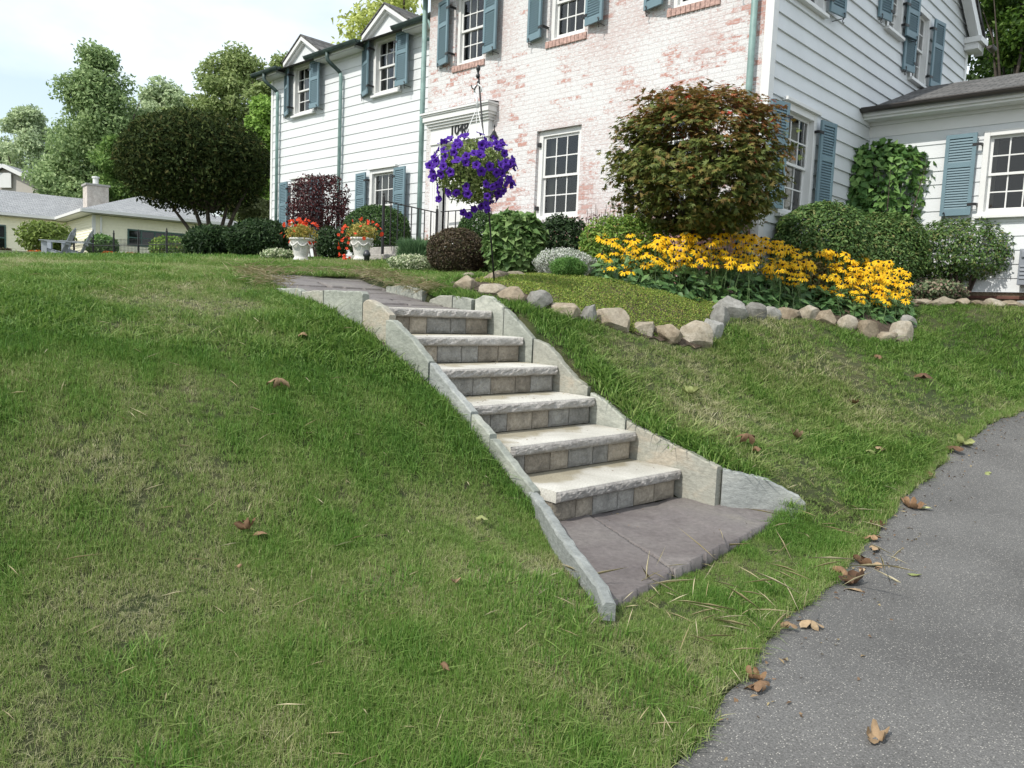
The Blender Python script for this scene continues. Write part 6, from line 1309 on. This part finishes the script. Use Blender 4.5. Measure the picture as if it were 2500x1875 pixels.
# long wall facing the lawn (a axis), with strip window
C0=NP(ov,ov,0)
def uat(x):
    r=ray(x,510); A=np.array([[ax[0],-r[0]],[ax[1],-r[1]]]); return float(np.linalg.solve(A,-C0[:2])[0])
ua,ub=uat(275),uat(420); dmid=float((C0+ax*ua)@CF); strip=(ua,ub,at(275,531,dmid)[2],at(275,495,dmid)[2])
_,f1=lap(C0,ax,-ay,0,LA-2*ov,zG,Wt,[strip])
def simplewin(f,o,cols,rows,mat,parent,name='window'):
    mb=MB(); a,b,c,d=o; w_=.09
    fbox(mb,f,a,a+w_,-.05,.05,c,d);fbox(mb,f,b-w_,b,-.05,.05,c,d);fbox(mb,f,a+w_,b-w_,-.05,.049,c,c+w_);fbox(mb,f,a+w_,b-w_,-.05,.049,d-w_,d)
    for i in range(1,cols): u=a+(b-a)*i/cols; fbox(mb,f,u-.04,u+.04,-.04,.03,c+w_,d-w_)
    for i in range(1,rows): z=c+(d-c)*i/rows; fbox(mb,f,a+w_,b-w_,-.04,.028,z-.035,z+.035)
    w=mb.build(name,mat,parent); mb=MB(); mb.quad(f.p(a,-.02,c),f.p(b,-.02,c),f.p(b,-.02,d),f.p(a,-.02,d)); mb.build('pane',plain('dark_pane',(.01,.013,.014),.05),w); return w
simplewin(f1,strip,5,2,MT['teal'],nh)
_,f2=lap(C0,ay,-ax,0,LBk-ov-.2,zG,Wt,[])
mb=MB(); fbox(mb,f1,-.06,.12,-.05,.06,zG,Wt); mb.build('corner_board',MT['trim'],nh); mb=MB(); mb.tube([f1.p(.4,.12,Wt-.1),f1.p(.4,.10,zG)],.06,8); mb.build('downpipe',MT['trim'],nh)
# left wing wall set back
C2=C0+ay*(LBk-ov-.2); LW=9.; wn=(-4.6-.9,-3.2-.2,zE-2.35,zE-.75)
D1=at(18.5*1.0+32,500,50); 
_,f3=lap(C2,ax,-ay,-LW,0,zG,Wt,[wn,(-8.6,-6.6,zE-3.3,zE-1.1)])
simplewin(f3,wn,2,2,MT['teal'],nh); simplewin(f3,(-8.6,-6.6,zE-3.3,zE-1.1),1,1,MT['teal'],nh)
# roofs
def roofslab(name,P,F,uo,ua,ub):
    mb=MB(); mb.add(P,F); r=mb.build(name,MT['shingle2'],nh,fixn=False); set_uv(r,uo,ua,ub); return r
pk=at(264,413,48.5); rz=pk[2]; D2=8.2
roofslab('roof',[NP(0,0,zE),NP(LA,0,zE),NP(LA,D2,zE),NP(0,D2,zE),NP(D2*.5,D2*.5,rz),NP(LA-D2*.5,D2*.5,rz)],[(0,1,5,4),(1,2,5),(2,3,4,5),(3,0,4)],E0,ax,ay)
zr2=zE+1.75; roofslab('roof',[NP(-LW-.2,LBk-.75,zE),NP(2.5,LBk-.75,zE),NP(2.5,LBk+3.2,zr2),NP(-LW-.2,LBk+3.2,zr2),NP(-LW-.2,LBk+7,zE),NP(2.5,LBk+7,zE)],[(0,1,2,3),(3,2,5,4)],E0,ax,ay)
mb=MB()
for a,b in((NP(0,0,zE),NP(LA,0,zE)),(NP(0,0,zE),NP(0,LBk-.75,zE)),(NP(-LW-.2,LBk-.75,zE),NP(0,LBk-.75,zE))): mb.bar(a-np.array([0,0,.09]),b-np.array([0,0,.09]),.10,.17)
mb.build('gutter',MT['trim'],nh)
mb=MB(); mb.quad(NP(0,0,zE-.2),NP(LA,0,zE-.2),NP(LA,ov,zE-.2),NP(0,ov,zE-.2)); mb.quad(NP(0,ov,zE-.2),NP(ov,ov,zE-.2),NP(ov,LBk,zE-.2),NP(0,LBk,zE-.2)); mb.quad(NP(-LW,LBk-.75,zE-.2),NP(0,LBk-.75,zE-.2),NP(0,LBk,zE-.2),NP(-LW,LBk,zE-.2)); mb.build('soffit',MT['trim'],nh)
ch=at(207,430,54); hw=.66; kz=at(207,404,54)[2]; mb=MB(); mb.obox(ch-ax*hw-ay*hw-np.array([0,0,1.5]),ax*2*hw,ay*2*hw,(0,0,kz-ch[2]+1.5)); c1=mb.build('chimney',MT['chim'],nh)
mb=MB(); mb.obox(np.array([*ch[:2],kz])-ax*.75-ay*.75,ax*1.5,ay*1.5,(0,0,.12)); mb.build('chimney_cap',plain('chimney_cap_stone',(.35,.34,.32),.8),c1); mb=MB(); mb.lathe([(0,0),(.18,0),(.18,.45),(.24,.45),(.24,.55),(0,.6)],(ch[0],ch[1],kz+.12),12); mb.build('flue',MT['trim'],c1)
# beige gable house behind
gpk,gr_,gl2=at(12,363,66),at(137,424,66),at(-113,424,66); gb=at(12,520,66)[2]
n2=thing('gable_house','beige gabled house rising behind the cream house','house',(gpk[0],gpk[1],gb)); back=CF*np.array([1,1,0])*9
mb=MB(); B1=np.array([*gr_[:2],gb]);B2=np.array([*gl2[:2],gb]); mb.add([gr_,gpk,gl2,B2,B1,gr_+back,B1+back,gl2+back,B2+back],[(0,1,2,3,4),(0,4,6,5),(2,7,8,3)]); mb.build('wall',MT['beige'],n2)
mb=MB(); ovr=unit(gr_-gpk)*.5; ovl=unit(gl2-gpk)*.5
for a,o_ in((gr_,ovr),(gl2,ovl)):
    q=[gpk-CF*.4+np.array([0,0,.05]),a+o_-CF*.4+np.array([0,0,.05]),a+o_+back+np.array([0,0,.05]),gpk+back+np.array([0,0,.05])]; mb.add(q+[x+np.array([0,0,.2]) for x in q],[(0,1,2,3),(4,7,6,5),(0,4,5,1)])
r=mb.build('roof',MT['shingle2'],n2); set_uv(r,gpk,CR,CF)
mb=MB()
for a,o_ in((gr_,ovr),(gl2,ovl)): mb.bar(gpk-CF*.45+np.array([0,0,.1]),a+o_-CF*.45+np.array([0,0,.1]),.08,.30)
mb.build('rake_trim',MT['trim'],n2); vq=at(11,390,65.9); mb=MB(); mb.obox(vq-CR*.55-np.array([0,0,.6]),CR*1.1,-CF*.1,(0,0,1.2)); mb.build('attic_vent',MT['trim'],n2)
# shrubs and lilies by the cream house
bush('rose_bush','arching pale green bush in front of the cream house window','shrub',48,150,478,43,leafmat('yg_leaves',[(0,(.10,.15,.03)),(.6,(.2,.28,.06)),(1,(.32,.4,.12))]),2600,.22,.13,inner=.4,lump=.2,seed=41,sparse=.6)
bush('foundation_shrub','clipped green shrub at the corner of the cream house','shrub',186,252,508,42.5,G['hydrangea_leaves'],2600,.16,.10,seed=42)
bush('foundation_shrub','rounded olive shrub below the strip window','shrub',326,412,512,39.5,G['spirea_leaves'],2800,.16,.09,seed=43)
bush('red_leaf_shrub','small red leaved bush at the left edge of the lawn','shrub',-12,22,540,43,G['barberry_leaves'],900,.14,.1,seed=44,stem=False)
for i,(x0,x1,yt,d,l) in enumerate(((60,92,546,42,'orange lilies in front of the garden chairs'),(222,250,545,41,'orange lilies at the foot of the clipped shrub'),(270,300,547,40,'orange lilies behind the metal fence'))): bush('lily_clump',l,'flowers',x0,x1,yt,d,G['orange_blooms'],260,.12,.07,seed=50+i,stem=False,group='orange lilies by the cream house')
